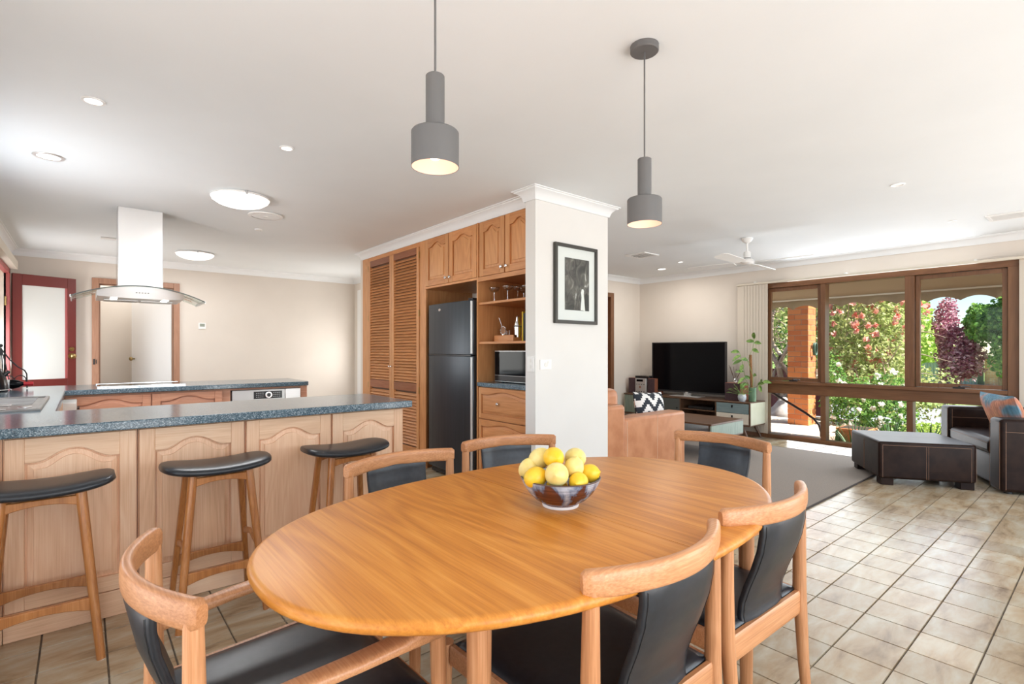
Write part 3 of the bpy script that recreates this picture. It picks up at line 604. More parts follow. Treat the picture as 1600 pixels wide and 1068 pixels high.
def knob(T, parent, r_=.014, m_='chrome'):
    tmp = MB().lathe([(r_ * .45, 0), (r_ * .4, .010), (r_ * .95, .016), (r_, .021), (r_ * .8, .026), (.001, .028)], n=18, capb=False, capt=False)
    MB().add(tmp.v, tmp.f, T @ Matrix.Rotation(R(90), 4, 'X')).build('knob', M[m_], parent)

# peninsula cabinets (backs facing the dining side)
xs = [-0.649, -0.249, 0.197, 0.649, 1.10, 1.557]
labs = ['peninsula cabinet cut by the left picture edge, behind the nearest stool', 'peninsula cabinet behind the leftmost stool, one arched panel showing', 'peninsula cabinet behind the middle bar stool with arched panel', 'peninsula cabinet between the middle and right bar stools', 'end peninsula cabinet nearest the pantry and fridge']
for i in range(5):
    x0, x1 = xs[i], xs[i + 1]
    t = thing('peninsula_cabinet', labs[i], 'cabinet', ((x0 + x1) / 2, 3.2, 0), 0, 'cabinets of the kitchen peninsula')
    bx('body', M['oak_front'], x0 + .001, x1 - .001, 2.945, 3.52, .10, .8445, t)
    bx('kickboard', M['oak_front'], x0 + .001, x1 - .001, 2.955, 3.46, 0, .10, t)
    T = Matrix.Translation((x0 + (.004 if i else .0), 2.945, .12))
    arched_door('panel_door', x1 - x0 - .008, .715, T, M['oak_front'], M['oak_front_x'], M['oak_front'], t, rise=.05, rt=.055, st=.062, rb=.07)
    bx('base_board', M['oak_front_x'], x0 + .001, x1 - .001, 2.935, 2.953, .0, .115, t, .002)

# worktop : one continuous U
wt = MB().prism([(-.648, 2.86), (1.585, 2.86), (1.585, 3.55), (-.10, 3.55), (-.10, 5.30), (1.70, 5.30), (1.765, 5.33), (1.785, 5.40), (1.785, 6.08), (-.648, 6.08)], .845, .886)
tag(wt.build('worktop', M['laminate'], bev=.006, seg=3), 'continuous speckled blue-grey worktop over peninsula, sink run and hob run', 'worktop')
# left run (sink) and hob run
t = thing('sink_cabinet', 'low run of cabinets under the sink along the left wall', 'cabinet', (-.37, 4.4, 0))
bx('body', M['oak_front'], -.648, -.125, 3.53, 5.28, .0, .8445, t)
for y0, y1 in ((3.55, 4.0), (4.0, 4.45), (4.45, 4.86)):
    T = Matrix.Translation((-.125, y0, .13)) @ Matrix.Rotation(R(90), 4, 'Z'); arched_door('door', y1 - y0 - .004, .70, T, M['oak_front'], M['oak_front_x'], M['oak_front'], t)
dr = bx('drawer', M['offwhite'], -.125, -.03, 4.86, 5.25, .72, .82, t, .004)
MB().box(-.028, -.015, 4.95, 5.15, .765, .775).build('handle', M['black'], dr)
hx = [(-.10, .452), (.458, .99)]
t = thing('hob_cabinet', 'cabinet with two arched doors below the cooktop', 'cabinet', (.45, 5.7, 0))
bx('body', M['oak_red'], -.124, 1.06, 5.352, 6.05, .0, .8445, t)
for i, (a, b) in enumerate(hx):
    T = Matrix.Translation((a, 5.352, .13)); d = arched_door('door', b - a, .70, T, M['oak_red'], M['oak_red'], M['oak_red'], t, rise=.04, rt=.03, rb=.06)
    knob(Matrix.Translation(((b - .03) if i == 0 else (a + .03), 5.334, .70)), d)
bx('end_panel', M['oak_red'], 1.69, 1.755, 5.345, 6.05, 0, .8445, t); bx('top_rail', M['oak_red'], 1.06, 1.69, 5.352, 5.372, .825, .8445, t)
t = thing('dishwasher', 'silver built-in appliance with black control panel and dial at bench end', 'dishwasher', (1.37, 5.7, 0))
bx('body', M['silver'], 1.075, 1.685, 5.36, 5.95, .08, .822, t)
fd = bx('front_panel', M['silver'], 1.072, 1.688, 5.335, 5.36, .10, .70, t, .003); bx('control_panel', M['silver'], 1.072, 1.54, 5.332, 5.36, .704, .822, t, .003)
bx('control_panel', M['steel'], 1.543, 1.688, 5.332, 5.36, .704, .822, t, .003)
cp = bx('display', M['black'], 1.255, 1.51, 5.328, 5.332, .735, .805, t); dl = MB().cyl((1.385, 5.327, .77), (1.385, 5.312, .77), .032, n=28).build('dial', M['chrome'], t, bev=.002)
g = MB().cyl((1.385, 5.3118, .77), (1.385, 5.311, .77), .018, n=24); g.build('dial_face', M['black'], dl)
g = MB()
for i in range(4):
    for s_ in (-1, 1):
        for z in (.752, .77, .788): x = 1.385 + s_ * (.05 + i * .018); g.box(x - .004, x + .004, 5.3272, 5.328, z - .002, z + .002)
g.build('button_marks', M['silver'], cp)
# cooktop
t = thing('cooktop', 'dark glass cooktop with bright steel front edge below range hood', 'cooktop', (.4, 5.8, .886))
bx('glass_top', M['screen'], .10, .72, 5.50, 5.99, .886, .893, t, .002); bx('front_trim', M['chrome'], .095, .725, 5.485, 5.50, .886, .899, t, .002); bx('back_trim', M['chrome'], .095, .725, 5.99, 6.0, .886, .897, t, .002)
g = MB()
for x, y, r_ in ((.25, 5.62, .09), (.56, 5.62, .075), (.25, 5.85, .075), (.56, 5.85, .09)): g.lathe([(r_, .8932), (r_ + .004, .8934), (r_ + .008, .8932)], (x, y, 0), n=32, capb=False, capt=False)
g.build('heating_ring', M['silver'], t)
# range hood
t = thing('range_hood', 'stainless range hood with square chimney and curved glass wings', 'range hood', (.385, 5.5, 1.62))
bx('chimney', M['steel'], .232, .538, 5.38, 5.66, 1.72, 2.4, t, .002)
bx('chimney_reflection', M['chrome'], .2275, .232, 5.385, 5.655, 1.72, 2.4, t); bx('chimney_reflection', M['chrome'], .538, .5425, 5.385, 5.655, 1.72, 2.4, t)  # strips added in place of reflections along the chimney edges
cx, hw, zt = .385, .455, 1.735
def gz(x): return zt - .105 * ((x - cx) / hw) ** 2
g = MB().grid(lambda u, v: (cx - hw + 2 * hw * u, 5.22 + .03 * (2 * u - 1) ** 2 + (.52 - .03 * (2 * u - 1) ** 2) * v, gz(cx - hw + 2 * hw * u)), 32, 1)
go = g.build('glass_canopy', M['hood_glass'], t); so = go.modifiers.new('solid', 'SOLIDIFY'); so.thickness = .008
e = MB().sweep([(cx - hw + 2 * hw * u / 32, 5.219 + .03 * (2 * u / 32 - 1) ** 2, gz(cx - hw + 2 * hw * u / 32) - .004) for u in range(33)], (.0015, .0045), n=6); e.build('glass_edge', M['slate'], go)
for sx in (-1, 1): bx('glass_end_clip', M['steel'], cx + sx * hw - .004, cx + sx * hw + .004, 5.25, 5.74, gz(cx + hw) - .014, gz(cx + hw) + .006, go)
x0, x1 = .09, .68; n_ = 24; vs = []
for i in range(n_ + 1):
    x = x0 + (x1 - x0) * i / n_; s_ = ((x - cx) / .3) ** 2
    yf = 5.235 + .03 * s_
    vs += [(x, yf, gz(x) - .009), (x, 5.70, gz(x) - .009), (x, 5.70, 1.628), (x, yf + .02, 1.628 + .012 * s_)]
fs = [(i * 4 + j, i * 4 + (j + 1) % 4, (i + 1) * 4 + (j + 1) % 4, (i + 1) * 4 + j) for i in range(n_) for j in range(4)] + [(0, 1, 2, 3), (n_ * 4 + 3, n_ * 4 + 2, n_ * 4 + 1, n_ * 4)]
bd = MB().add(vs, fs).build('hood_body', M['steel'], t)
g = MB()
for i in range(5): g.box(cx - .045 + i * .02, cx - .035 + i * .02, 5.232, 5.240, 1.672, 1.678)
g.build('button', M['slate'], bd)
g = MB()
for x in (.2, .55):
    for y in (5.30, 5.42): g.cyl((x, y, 1.629), (x, y, 1.622), .024, n=20)
g.build('hood_lamp', M['spot'], bd)
bx('filter', M['silver'], .14, .37, 5.46, 5.66, 1.622, 1.628, bd); bx('filter', M['silver'], .39, .62, 5.46, 5.66, 1.622, 1.628, bd)
# sink
t = thing('kitchen_sink', 'stainless sink with ribbed drainer set in the left worktop', 'sink', (-.35, 4.2, .886))
bx('drainer_plate', M['sink_steel'], -.56, -.165, 3.62, 4.62, .886, .889, t, .001)
g = MB().box(-.56, -.165, 3.62, 3.64, .889, .897).box(-.56, -.165, 4.60, 4.62, .889, .897).box(-.185, -.165, 3.64, 4.60, .889, .897).box(-.56, -.54, 3.64, 4.60, .889, .897); g.build('rim', M['sink_steel'], t, bev=.003)
for i in range(12): y = 4.05 + i * .044; MB().cyl((-.52, y, .890), (-.22, y, .890), .005, n=8).build('drainer_rib', M['sink_steel'], t)
MB().cyl((-.24, 3.85, .889), (-.24, 3.85, .892), .03, n=24).build('waste', M['chrome'], t)
for yy in (3.68, 3.97): MB().box(-.52, -.30, yy, yy + .02, .889, .90).build('highlight_bar', M['chrome'], t, bev=.003)  # chrome bars shaped as the bright highlights on the sink
# iron rack with wine bottle, kettle
t = thing('wine_rack', 'black wrought-iron scrolled rack holding a wine bottle on bench', 'bottle rack', (-.47, 5.75, .886))
g = MB(); bt = .886
for dx in (-.055, -.018, .018, .055): g.sweep([(-.50 + dx, 5.80 + dx * .3, bt + .002), (-.50 + dx * .5, 5.80, bt + .2), (-.50, 5.80, bt + .34)], (.004, .004), n=6)
g.ball((-.50, 5.80, bt + .352), .014)
g.sweep([(-.50, 5.80, bt + .33), (-.45, 5.80, bt + .24), (-.40, 5.78, bt + .18), (-.36, 5.78, bt + .15), (-.347, 5.78, bt + .12), (-.345, 5.78, bt + .006)], (.005, .005), n=8)
for c in (-.455, -.385): g.sweep([(c + .034 * math.cos(a), 5.78, bt + .075 + .034 * math.sin(a)) for a in [PI * i / 8 for i in range(-1, 10)]], (.0035, .0035), n=6)
g.build('scroll_frame', M['iron'], t)
t = thing('wine_bottle', 'wine bottle with white label and red cap lying in the iron rack', 'bottle', (-.45, 5.70, .93))
T = Matrix.Rotation(R(90), 4, 'Y')
MB().lathe([(.001, -.15), (.034, -.148), (.037, -.14), (.037, .03), (.03, .06), (.014, .085), (.014, .13)], n=24, T=T, capb=False, capt=False).build('glass_body', M['screen'], t, world=False)
MB().lathe([(.0375, -.11), (.0375, .01)], n=24, T=T, capb=False, capt=False).build('paper_label', M['white'], t, world=False)
MB().lathe([(.015, .09), (.016, .10), (.016, .148), (.001, .149)], n=20, T=T, capb=False, capt=False).build('cap', mat('red_foil_cap', (.55, .02, .03), .35), t, world=False)
t = thing('kettle', 'black kettle cut by the left picture edge on the bench', 'kettle', (-.52, 5.48, .886))
MB().lathe([(.001, 0), (.085, .0), (.09, .012), (.08, .10), (.06, .16), (.045, .175), (.001, .185)], n=32, capb=False, capt=False).build('body', M['black'], t, world=False)
MB().lathe([(.089, .010), (.091, .014), (.088, .02)], n=32, capb=False, capt=False).build('base_ring', M['steel'], t, world=False)
MB().sweep([(-.06, 0, .15), (-.10, 0, .13), (-.105, 0, .07), (-.085, 0, .04)], (.012, .008), n=8).build('handle', M['black'], t, world=False)
MB().cyl((.06, 0, .12), (.095, 0, .155), .018, .010).build('spout', M['black'], t, world=False)

# ---------------- pantry wall (faces -X at X = 2.68)
FX = 2.68
def TX(y1, z0): # local x runs towards -Y, outward is -X
    return Matrix.Translation((FX, y1, z0)) @ Matrix.Rotation(R(-90), 4, 'Z')
t = thing('pantry_cupboard', 'tall pantry cupboard with two louvred timber doors', 'cupboard', (2.98, 5.3, 0))
bx('body', M['oak'], FX + .02, 3.285, 4.60, 6.085, .0, 2.33, t)
bx('side_stile', M['oak'], FX - .002, FX + .02, 5.906, 6.09, 0, 2.319, t, .002); bx('side_stile', M['oak'], FX - .002, FX + .02, 4.56, 4.682, 0, 2.319, t, .002)
bx('top_rail', M['oak_y'], FX, FX + .02, 4.682, 5.906, 2.275, 2.319, t); bx('kickboard', M['oak_y'], FX + .01, FX + .02, 4.682, 5.906, 0, .08, t)
slat_m = None
for di, (y0, y1) in enumerate(((5.298, 5.903), (4.686, 5.294))):
    fr = MB().box(FX - .012, FX + .018, y0, y0 + .05, .08, 2.27).box(FX - .012, FX + .018, y1 - .05, y1, .08, 2.27)
    door = fr.build('louvre_door', M['oak'], t, bev=.002)
    bx('top_rail', M['band'], FX - .012, FX + .018, y0 + .05, y1 - .05, 2.20, 2.27, door, .002); bx('middle_rail', M['band'], FX - .012, FX + .018, y0 + .05, y1 - .05, .765, .852, door, .002); bx('bottom_rail', M['oak_y'], FX - .012, FX + .018, y0 + .05, y1 - .05, .08, .18, door, .002)
    bx('backing', M['walnut'], FX + .017, FX + .0195, y0 + .05, y1 - .05, .18, 2.2, door)  # dark sheet put in for the shade in the slat gaps
    off = wloc(door)
    if slat_m is None:
        s_ = MB().box(-.018, .018, -.252, .252, -.003, .003, Matrix.Rotation(R(-48), 4, 'Y')); slat_m = s_.mesh('slat', M['oak_y'])
    zz = [.182 + .0275 + i * .0325 for i in range(18)] + [.852 + .02 + i * .0325 for i in range(41)]
    for z in zz:
        if (z < .76) or (.86 < z < 2.195):
            o = bpy.data.objects.new('slat', slat_m); COL.objects.link(o); o.parent = door; o.location = Vector((FX + .003, (y0 + y1) / 2, z)) - off
    kx = y0 + .022 if di == 0 else y1 - .022
    knob(Matrix.Translation((FX - .012, kx, 1.02)) @ Matrix.Rotation(R(-90), 4, 'Z'), door, .012)
    g = MB(); hy = y1 + .002 if di == 0 else y0 - .002
    for z in (.75, 1.55, 2.15): g.box(FX - .014, FX - .002, hy - .006, hy + .006, z, z + .07)
    g.build('hinge', M['brass'], door)

t = thing('overhead_cabinet', 'wall cabinet with two arched doors above the fridge', 'cabinet', (2.98, 4.1, 1.82), 0, 'cabinets above the fridge and shelves')
bx('body', M['oak'], FX + .001, 3.285, 3.66, 4.555, 1.818, 2.33, t); bx('bottom_rail', M['oak_y'], FX - .018, FX + .001, 3.66, 4.555, 1.818, 1.838, t)
for a, b, kk in ((4.545, 4.115, .40), (4.105, 3.665, .03)):
    T = TX(a, 1.84); d = arched_door('door', a - b, .473, T, M['oak'], M['oak_y'], M['oak'], t, rise=.04, rt=.05, rb=.06); knob(Matrix.Translation((FX - .018, a - kk, 1.89)) @ Matrix.Rotation(R(-90), 4, 'Z'), d)
t = thing('overhead_cabinet', 'wall cabinet with two arched doors above the glassware shelf', 'cabinet', (2.98, 3.3, 1.82), 0, 'cabinets above the fridge and shelves')
bx('body', M['oak'], FX + .001, 3.285, 2.915, 3.640, 1.818, 2.33, t); bx('bottom_rail', M['oak_y'], FX - .018, FX + .001, 2.915, 3.64, 1.80, 1.838, t)
for a, b, kk in ((3.622, 3.275, .32), (3.265, 2.915, .03)):
    T = TX(a, 1.84); d = arched_door('door', a - b, .473, T, M['oak'], M['oak_y'], M['oak'], t, rise=.04, rt=.05, rb=.06); knob(Matrix.Translation((FX - .018, a - kk, 1.89)) @ Matrix.Rotation(R(-90), 4, 'Z'), d)
# fridge recess sides + niche
t = thing('shelf_unit', 'open timber shelves with two drawers between fridge and pillar', 'shelf unit', (2.98, 3.3, 0))
bx('side_panel', M['oak'], FX - .018, 3.28, 3.642, 3.660, 0, 2.318, t); bx('side_panel', M['oak'], FX, 3.28, 2.912, 2.93, 0, 1.80, t); bx('back_panel', M['oak'], 3.27, 3.285, 2.93, 3.642, .93, 1.80, t)
for z in (1.598, 1.255): bx('shelf', M['oak_y'], FX - .005, 3.27, 2.93, 3.642, z, z + .020, t, .001)
bx('body', M['oak'], FX + .001, 3.28, 2.93, 3.642, .0, .885, t)
bx('bench_top', M['laminate'], FX - .03, 3.27, 2.93, 3.641, .886, .921, t, .004)
for z0, h_ in ((.61, .27), (.335, .27), (.08, .25)):
    T = TX(3.630, z0); d = arched_door('drawer', .70, h_, T, M['oak'], M['oak_y'], M['oak_y'], t, rise=.03, rt=.03, rb=.045, st=.035)
    for kk in (.28,): knob(Matrix.Translation((FX - .018, 3.630 - kk, z0 + h_ * .52)) @ Matrix.Rotation(R(-90), 4, 'Z'), d)
# fridge
t = thing('fridge', 'tall graphite top-freezer fridge standing in the timber recess', 'fridge', (2.95, 4.06, 0))
bx('cabinet', M['fridge_side'], 2.675, 3.26, 3.70, 4.43, .05, 1.635, t, .006)
for z0, z1, nm in ((1.160, 1.645, 'freezer_door'), (.075, 1.148, 'fridge_door')):
    n_ = 16; y0, y1 = 3.672, 4.43; poly = [(2.672, y0), (2.672, y1)] + [(2.615 + .020 * (2 * i / n_ - 1) ** 2, y1 - (y1 - y0) * i / n_) for i in range(n_ + 1)]
    d = MB().prism(poly, z0, z1).build(nm, M['fridge'], t, bev=.005)
    MB().cyl((2.632, 3.694, z0 + .01), (2.632, 3.694, z1 - .01), .012, n=12).build('edge_strip', M['silver'], d)
    if z0 > 1:
        MB().lathe([(.001, .002), (.020, .0015), (.022, 0)], T=Matrix.Translation((2.6165, 4.20, 1.585)) @ Matrix.Rotation(R(-90), 4, 'Y') @ Matrix.Diagonal((.6, 1, 1, 1)), n=24, capb=False, capt=False).build('badge', M['chrome'], d)
bx('handle_recess', M['black'], 2.625, 2.67, 3.70, 4.42, 1.148, 1.160, t); bx('hinge_cover', M['black'], 2.64, 2.72, 3.69, 3.76, 1.645, 1.665, t, .004)
bx('kick_grille', M['black'], 2.66, 2.70, 3.72, 4.41, .02, .072, t)
for y in (3.78, 4.36): MB().cyl((2.70, y, 0), (2.70, y, .05), .018).build('foot', M['black'], t)
# microwave
t = thing('microwave', 'black and silver microwave oven on the bench in the shelf unit', 'microwave', (2.95, 3.25, .921))
bx('case', M['black'], 2.80, 3.20, 2.95, 3.56, .928, 1.198, t, .004)
bx('front_frame', M['silver'], 2.785, 2.80, 2.95, 3.56, .928, 1.198, t, .003); bx('door_window', M['screen'], 2.781, 2.786, 3.10, 3.552, .985, 1.188, t); bx('lower_band', M['black'], 2.781, 2.786, 2.95, 3.552, .935, .982, t)
bx('door_handle', M['silver'], 2.765, 2.775, 3.115, 3.13, 1.0, 1.18, t, .003)
MB().cyl((2.83, 3.5, .921), (2.83, 3.5, .929), .012).cyl((3.15, 3.5, .921), (3.15, 3.5, .929), .012).cyl((2.83, 3.0, .921), (2.83, 3.0, .929), .012).cyl((3.15, 3.0, .921), (3.15, 3.0, .929), .012).build('foot', M['black'], t)
# glasses on the top shelf
def coupe(label, x, y, z, s_, kind):
    t = thing('stemmed_glass', label, 'glass', (x, y, z), 0, 'stemmed glasses on the top shelf')
    MB().lathe([(.030 * s_, 0.0005), (.030 * s_, .003), (.005, .006)], n=24, capt=False).build('foot', M['glassware'], t, world=False)
    MB().lathe([(.0035, .004), (.003, .05), (.004, .095 * s_)], n=10, capb=False, capt=False).build('stem', M['glassware'], t, world=False)
    if kind: pr_ = [(.004, .093 * s_), (.035, .105 * s_), (.046, .125 * s_), (.048, .140 * s_)]
    else: pr_ = [(.004, .093 * s_), (.032, .105 * s_), (.037, .135 * s_), (.030, .16 * s_)]
    b_ = MB().lathe([(a * s_, b) for a, b in pr_], n=28, capb=False, capt=False).build('bowl', M['glassware'], t, world=False); m_ = b_.modifiers.new('s', 'SOLIDIFY'); m_.thickness = .0015
for lab, x, y, k_ in (('clear coupe glass at the left of the shelf, nearest the fridge', 2.80, 3.585, 1), ('clear coupe glass standing second from the fridge side', 2.90, 3.385, 1), ('clear stemmed glass just in front of the second coupe', 2.80, 3.40, 1), ('clear coupe glass third from the fridge side', 2.90, 3.27, 1), ('clear rounded wine glass next to the pillar', 2.86, 3.13, 0), ('clear coupe glass at the back behind the others', 3.02, 3.44, 1)):
    coupe(lab, x, y, 1.618, 1.0, k_)
# bar tools and books on the middle shelf
t = thing('bar_caddy', 'small timber tray holding cocktail tools on middle shelf', 'tray', (2.85, 3.42, 1.275))
g = MB().box(2.78, 2.92, 3.30, 3.56, 1.2755, 1.282).box(2.78, 2.788, 3.30, 3.56, 1.282, 1.33).box(2.912, 2.92, 3.30, 3.56, 1.282, 1.33).box(2.788, 2.912, 3.30, 3.308, 1.282, 1.31).box(2.788, 2.912, 3.552, 3.56, 1.282, 1.31); g.build('tray', M['oak_y'], t, bev=.001)
t = thing('cocktail_strainer', 'steel cocktail strainer with coiled rim leaning in the tray', 'strainer', (2.83, 3.50, 1.283))
T = Matrix.Translation((0, 0, .09)) @ Matrix.Rotation(R(-12), 4, 'X') @ Matrix.Rotation(R(90), 4, 'Y')
MB().lathe([(.001, 0), (.034, 0), (.034, .003), (.001, .003)], T=T, n=28).build('disc', M['chrome'], t, world=False)
MB().sweep([tuple(T @ Vector((.036 * math.cos(a), .036 * math.sin(a), .002 + .004 * math.sin(9 * a)))) for a in [2 * PI * i / 60 for i in range(60)]], (.003, .003), n=6, closed=True).build('coil', M['steel'], t, world=False)
MB().sweep([(0, .012, .12), (0, .035, .165), (0, .055, .20)], (.004, .006), n=8).build('handle', M['chrome'], t, world=False)
MB().cyl((0, 0, .0), (0, 0, .06), .008).build('stand', M['chrome'], t, world=False)
t = thing('cocktail_shaker', 'tall steel cocktail shaker beside the yellow book', 'shaker', (2.86, 3.335, 1.283))
MB().lathe([(.001, 0), (.026, 0), (.034, .12), (.034, .125), (.03, .15), (.018, .175), (.018, .20), (.012, .212), (.001, .214)], n=28, capb=False, capt=False).build('body', M['chrome'], t, world=False)
MB().lathe([(.0345, .118), (.0355, .122), (.0345, .126)], n=28, capb=False, capt=False).build('joint_ring', M['slate'], t, world=False)
t = thing('jigger', 'small steel double jigger standing in the tray', 'jigger', (2.82, 3.43, 1.283))
MB().lathe([(.018, 0), (.008, .035), (.008, .038), (.020, .085)], n=20, capb=False, capt=False).build('cup', M['chrome'], t, world=False)
t = thing('muddler', 'slim steel muddler standing in the tray', 'muddler', (2.87, 3.46, 1.283))
MB().lathe([(.001, 0), (.010, 0), (.010, .03), (.006, .04), (.006, .09), (.001, .092)], n=16, capb=False, capt=False).build('rod', M['steel'], t, world=False)
bk = [('yellow', (.80, .55, .03), .25, .020), ('dark grey', (.05, .05, .055), .235, .018), ('black', (.018, .018, .02), .245, .022), ('pale grey', (.45, .44, .43), .25, .016), ('white', (.72, .70, .66), .24, .02), ('brown', (.20, .10, .06), .23, .018)]
y = 3.262
for nm, c_, h_, w_ in bk:
    pos = {'yellow': 'first from the shaker', 'dark grey': 'between yellow and black books', 'black': 'third from the shaker', 'pale grey': 'fourth from the shaker', 'white': 'next to the brown one', 'brown': 'last, hidden by the pillar'}[nm]
    t = thing('book', '%s upright book on middle shelf, %s' % (nm, pos), 'book', (2.85, y - w_ / 2, 1.275), 0, 'books on the middle shelf')
    MB().box(-.01, -.007, -w_ / 2 + .0005, w_ / 2 - .0005, 0.0005, h_).box(-.01, .16, -w_ / 2 + .0005, -w_ / 2 + .003, .0005, h_).box(-.01, .16, w_ / 2 - .003, w_ / 2 - .0005, .0005, h_).build('cover', mat('book_%s' % nm.replace(' ', '_'), c_, .5), t, world=False)
    MB().box(-.006, .155, -w_ / 2 + .003, w_ / 2 - .003, .003, h_ - .003).build('pages', M['cream'], t, world=False)
    y -= w_ + .001

# wall fittings
t = thing('wall_switch', 'white light switch plate on the narrow side of the pillar', 'switch', (2.572, 2.85, 1.1))
bx('plate', M['white'], 2.564, 2.572, 2.812, 2.888, 1.04, 1.155, t, .002); bx('rocker', M['offwhite'], 2.561, 2.564, 2.835, 2.85, 1.11, 1.135, t); bx('rocker', M['offwhite'], 2.561, 2.564, 2.835, 2.85, 1.065, 1.09, t)
t = thing('power_outlet', 'white wall plate low on the pillar under the picture', 'outlet', (2.673, 2.8, 1.09))
bx('plate', M['white'], 2.615, 2.731, 2.792, 2.8, 1.055, 1.13, t, .002); MB().cyl((2.673, 2.792, 1.092), (2.673, 2.789, 1.092), .018, n=20).build('socket_face', M['offwhite'], t); bx('rocker', M['offwhite'], 2.69, 2.70, 2.789, 2.792, 1.10, 1.12, t)
t = thing('thermostat', 'small white thermostat with grey screen on the far wall', 'thermostat', (1.304, 8.38, 1.55))
bx('case', M['white'], 1.26, 1.35, 8.382, 8.40, 1.50, 1.59, t, .003); bx('screen', mat('lcd_grey_green', (.28, .31, .26), .3), 1.275, 1.335, 8.380, 8.383, 1.535, 1.575, t)
# framed picture on the pillar
t = thing('framed_picture', 'black-framed black and white photograph with white mount on the pillar', 'picture', (3.0, 2.78, 1.72))
F0, F1, Z0, Z1 = 2.755, 3.240, 1.408, 2.026
fr = MB().box(F0, F0 + .026, 2.772, 2.799, Z0, Z1).box(F1 - .026, F1, 2.772, 2.799, Z0, Z1).box(F0 + .026, F1 - .026, 2.772, 2.799, Z0, Z0 + .026).box(F0 + .026, F1 - .026, 2.772, 2.799, Z1 - .026, Z1); fr.build('frame', mat('charcoal_frame', (.045, .042, .036), .45), t, bev=.002)
bx('mount', mat('white_mount', (.82, .82, .82), .8), F0 + .026, F1 - .026, 2.786, 2.79, Z0 + .026, Z1 - .026, t)
pm = mat('monochrome_photo_print', (.2, .2, .2), .5)
tc = N(pm, 'ShaderNodeTexCoord'); mp = N(pm, 'ShaderNodeMapping'); mp.inputs['Scale'].default_value = (14, 1, 9); L(pm, tc.outputs['Object'], mp.inputs['Vector'])
nn = N(pm, 'ShaderNodeTexNoise', Scale=1.1, Detail=7, Roughness=0.65, Distortion=1.2); L(pm, mp.outputs[0], nn.inputs['Vector']); rr = ramp(pm, [(.38, (.035, .03, .027)), (.72, (.75, .74, .72)), (.55, (.12, .105, .095)), (.62, (.20, .18, .16))]); L(pm, nn.outputs['Fac'], rr.inputs['Fac']); L(pm, rr.outputs['Color'], PB(pm).inputs['Base Color'])
ph = bx('photo_print', pm, 2.868, 3.146, 2.7835, 2.786, 1.515, 1.922, t)
# figures printed in the photograph (flat print): a pale gowned figure beside a dark suited one
g = MB().add([(x, 2.7832, z) for x, z in ((3.045, 1.52), (3.098, 1.515), (3.088, 1.60), (3.080, 1.645), (3.086, 1.675), (3.074, 1.69), (3.058, 1.685), (3.050, 1.66), (3.056, 1.62))], [tuple(range(9))]); g.build('pale_figure_print', M['white'], ph, smooth=0)
g = MB().add([(x, 2.7832, z) for x, z in ((3.100, 1.515), (3.142, 1.515), (3.142, 1.64), (3.112, 1.66), (3.092, 1.64))], [tuple(range(5))]); g.build('dark_figure_print', mat('print_dark', (.03, .028, .027), .6), ph, smooth=0)
MB().box(F0 + .026, F1 - .026, 2.778, 2.780, Z0 + .026, Z1 - .026).build('glazing', M['glass'], t)

# ================================================================== DINING
CX, CY, TA, TB, TN = 1.115, 1.132, 0.848, 0.520, 2.25
t = thing('dining_table', 'oval extending teak dining table with rounded edge and centre seam', 'table', (CX, CY, 0))
def oval(ang, ins): 
    c, s = math.cos(ang), math.sin(ang)
    return (math.copysign(abs(c) ** (2 / TN), c) * (TA - ins), math.copysign(abs(s) ** (2 / TN), s) * (TB - ins))
for sg in (-1, 1):
    n_ = 48; loops = []; seam = 0.0011 * sg
    for ins, z in ((.016, .730), (.008, .7285), (.002, .723), (.0, .716), (.003, .708), (.010, .702), (.028, .700)):
        L_ = []
        for i in range(n_ + 1):
            x, y = oval(-PI / 2 + PI * i / n_, ins); x = max(x, 0); L_.append((sg * x + seam, y, z))
        loops.append(L_)
    m_ = n_ + 1; vs = [p for l_ in loops for p in l_]; fs = [(i * m_ + j, i * m_ + (j + 1) % m_, (i + 1) * m_ + (j + 1) % m_, (i + 1) * m_ + j) for i in range(len(loops) - 1) for j in range(m_)]
    fs.append(tuple(range(m_))); fs.append(tuple((len(loops) - 1) * m_ + j for j in range(m_)))
    MB().add(vs, fs).build('tabletop_half', M['teak_table'], t, world=False, smooth=50)
for x, y in ((.65, .885), (1.82, .868), (.65, 1.40), (1.80, 1.40)):
    MB().cyl((x, y, .0), (x, y, .699), .021, .028, n=28).build('leg', M['teak'], t)
for y in (.885, 1.40):
    MB().box(.67, 1.80, y - .011, y + .011, .655, .699).build('apron', M['teak_x'], t, bev=.002)
for x in (.65, 1.815):
    MB().box(x - .011, x + .011, .90, 1.38, .655, .699).build('apron', M['teak_x'], t, bev=.002)
for x, sg in ((.672, 1), (1.795, -1)):
    for y in (.885, 1.40):
        tmp = MB().add([(x, y - .011, .655), (x + sg * .13, y - .011, .655), (x, y - .011, .60), (x, y + .011, .655), (x + sg * .13, y + .011, .655), (x, y + .011, .60)], [(0, 1, 2), (3, 5, 4), (0, 3, 4, 1), (1, 4, 5, 2), (2, 5, 3, 0)])
        tmp.build('corner_bracket', M['teak_x'], t)

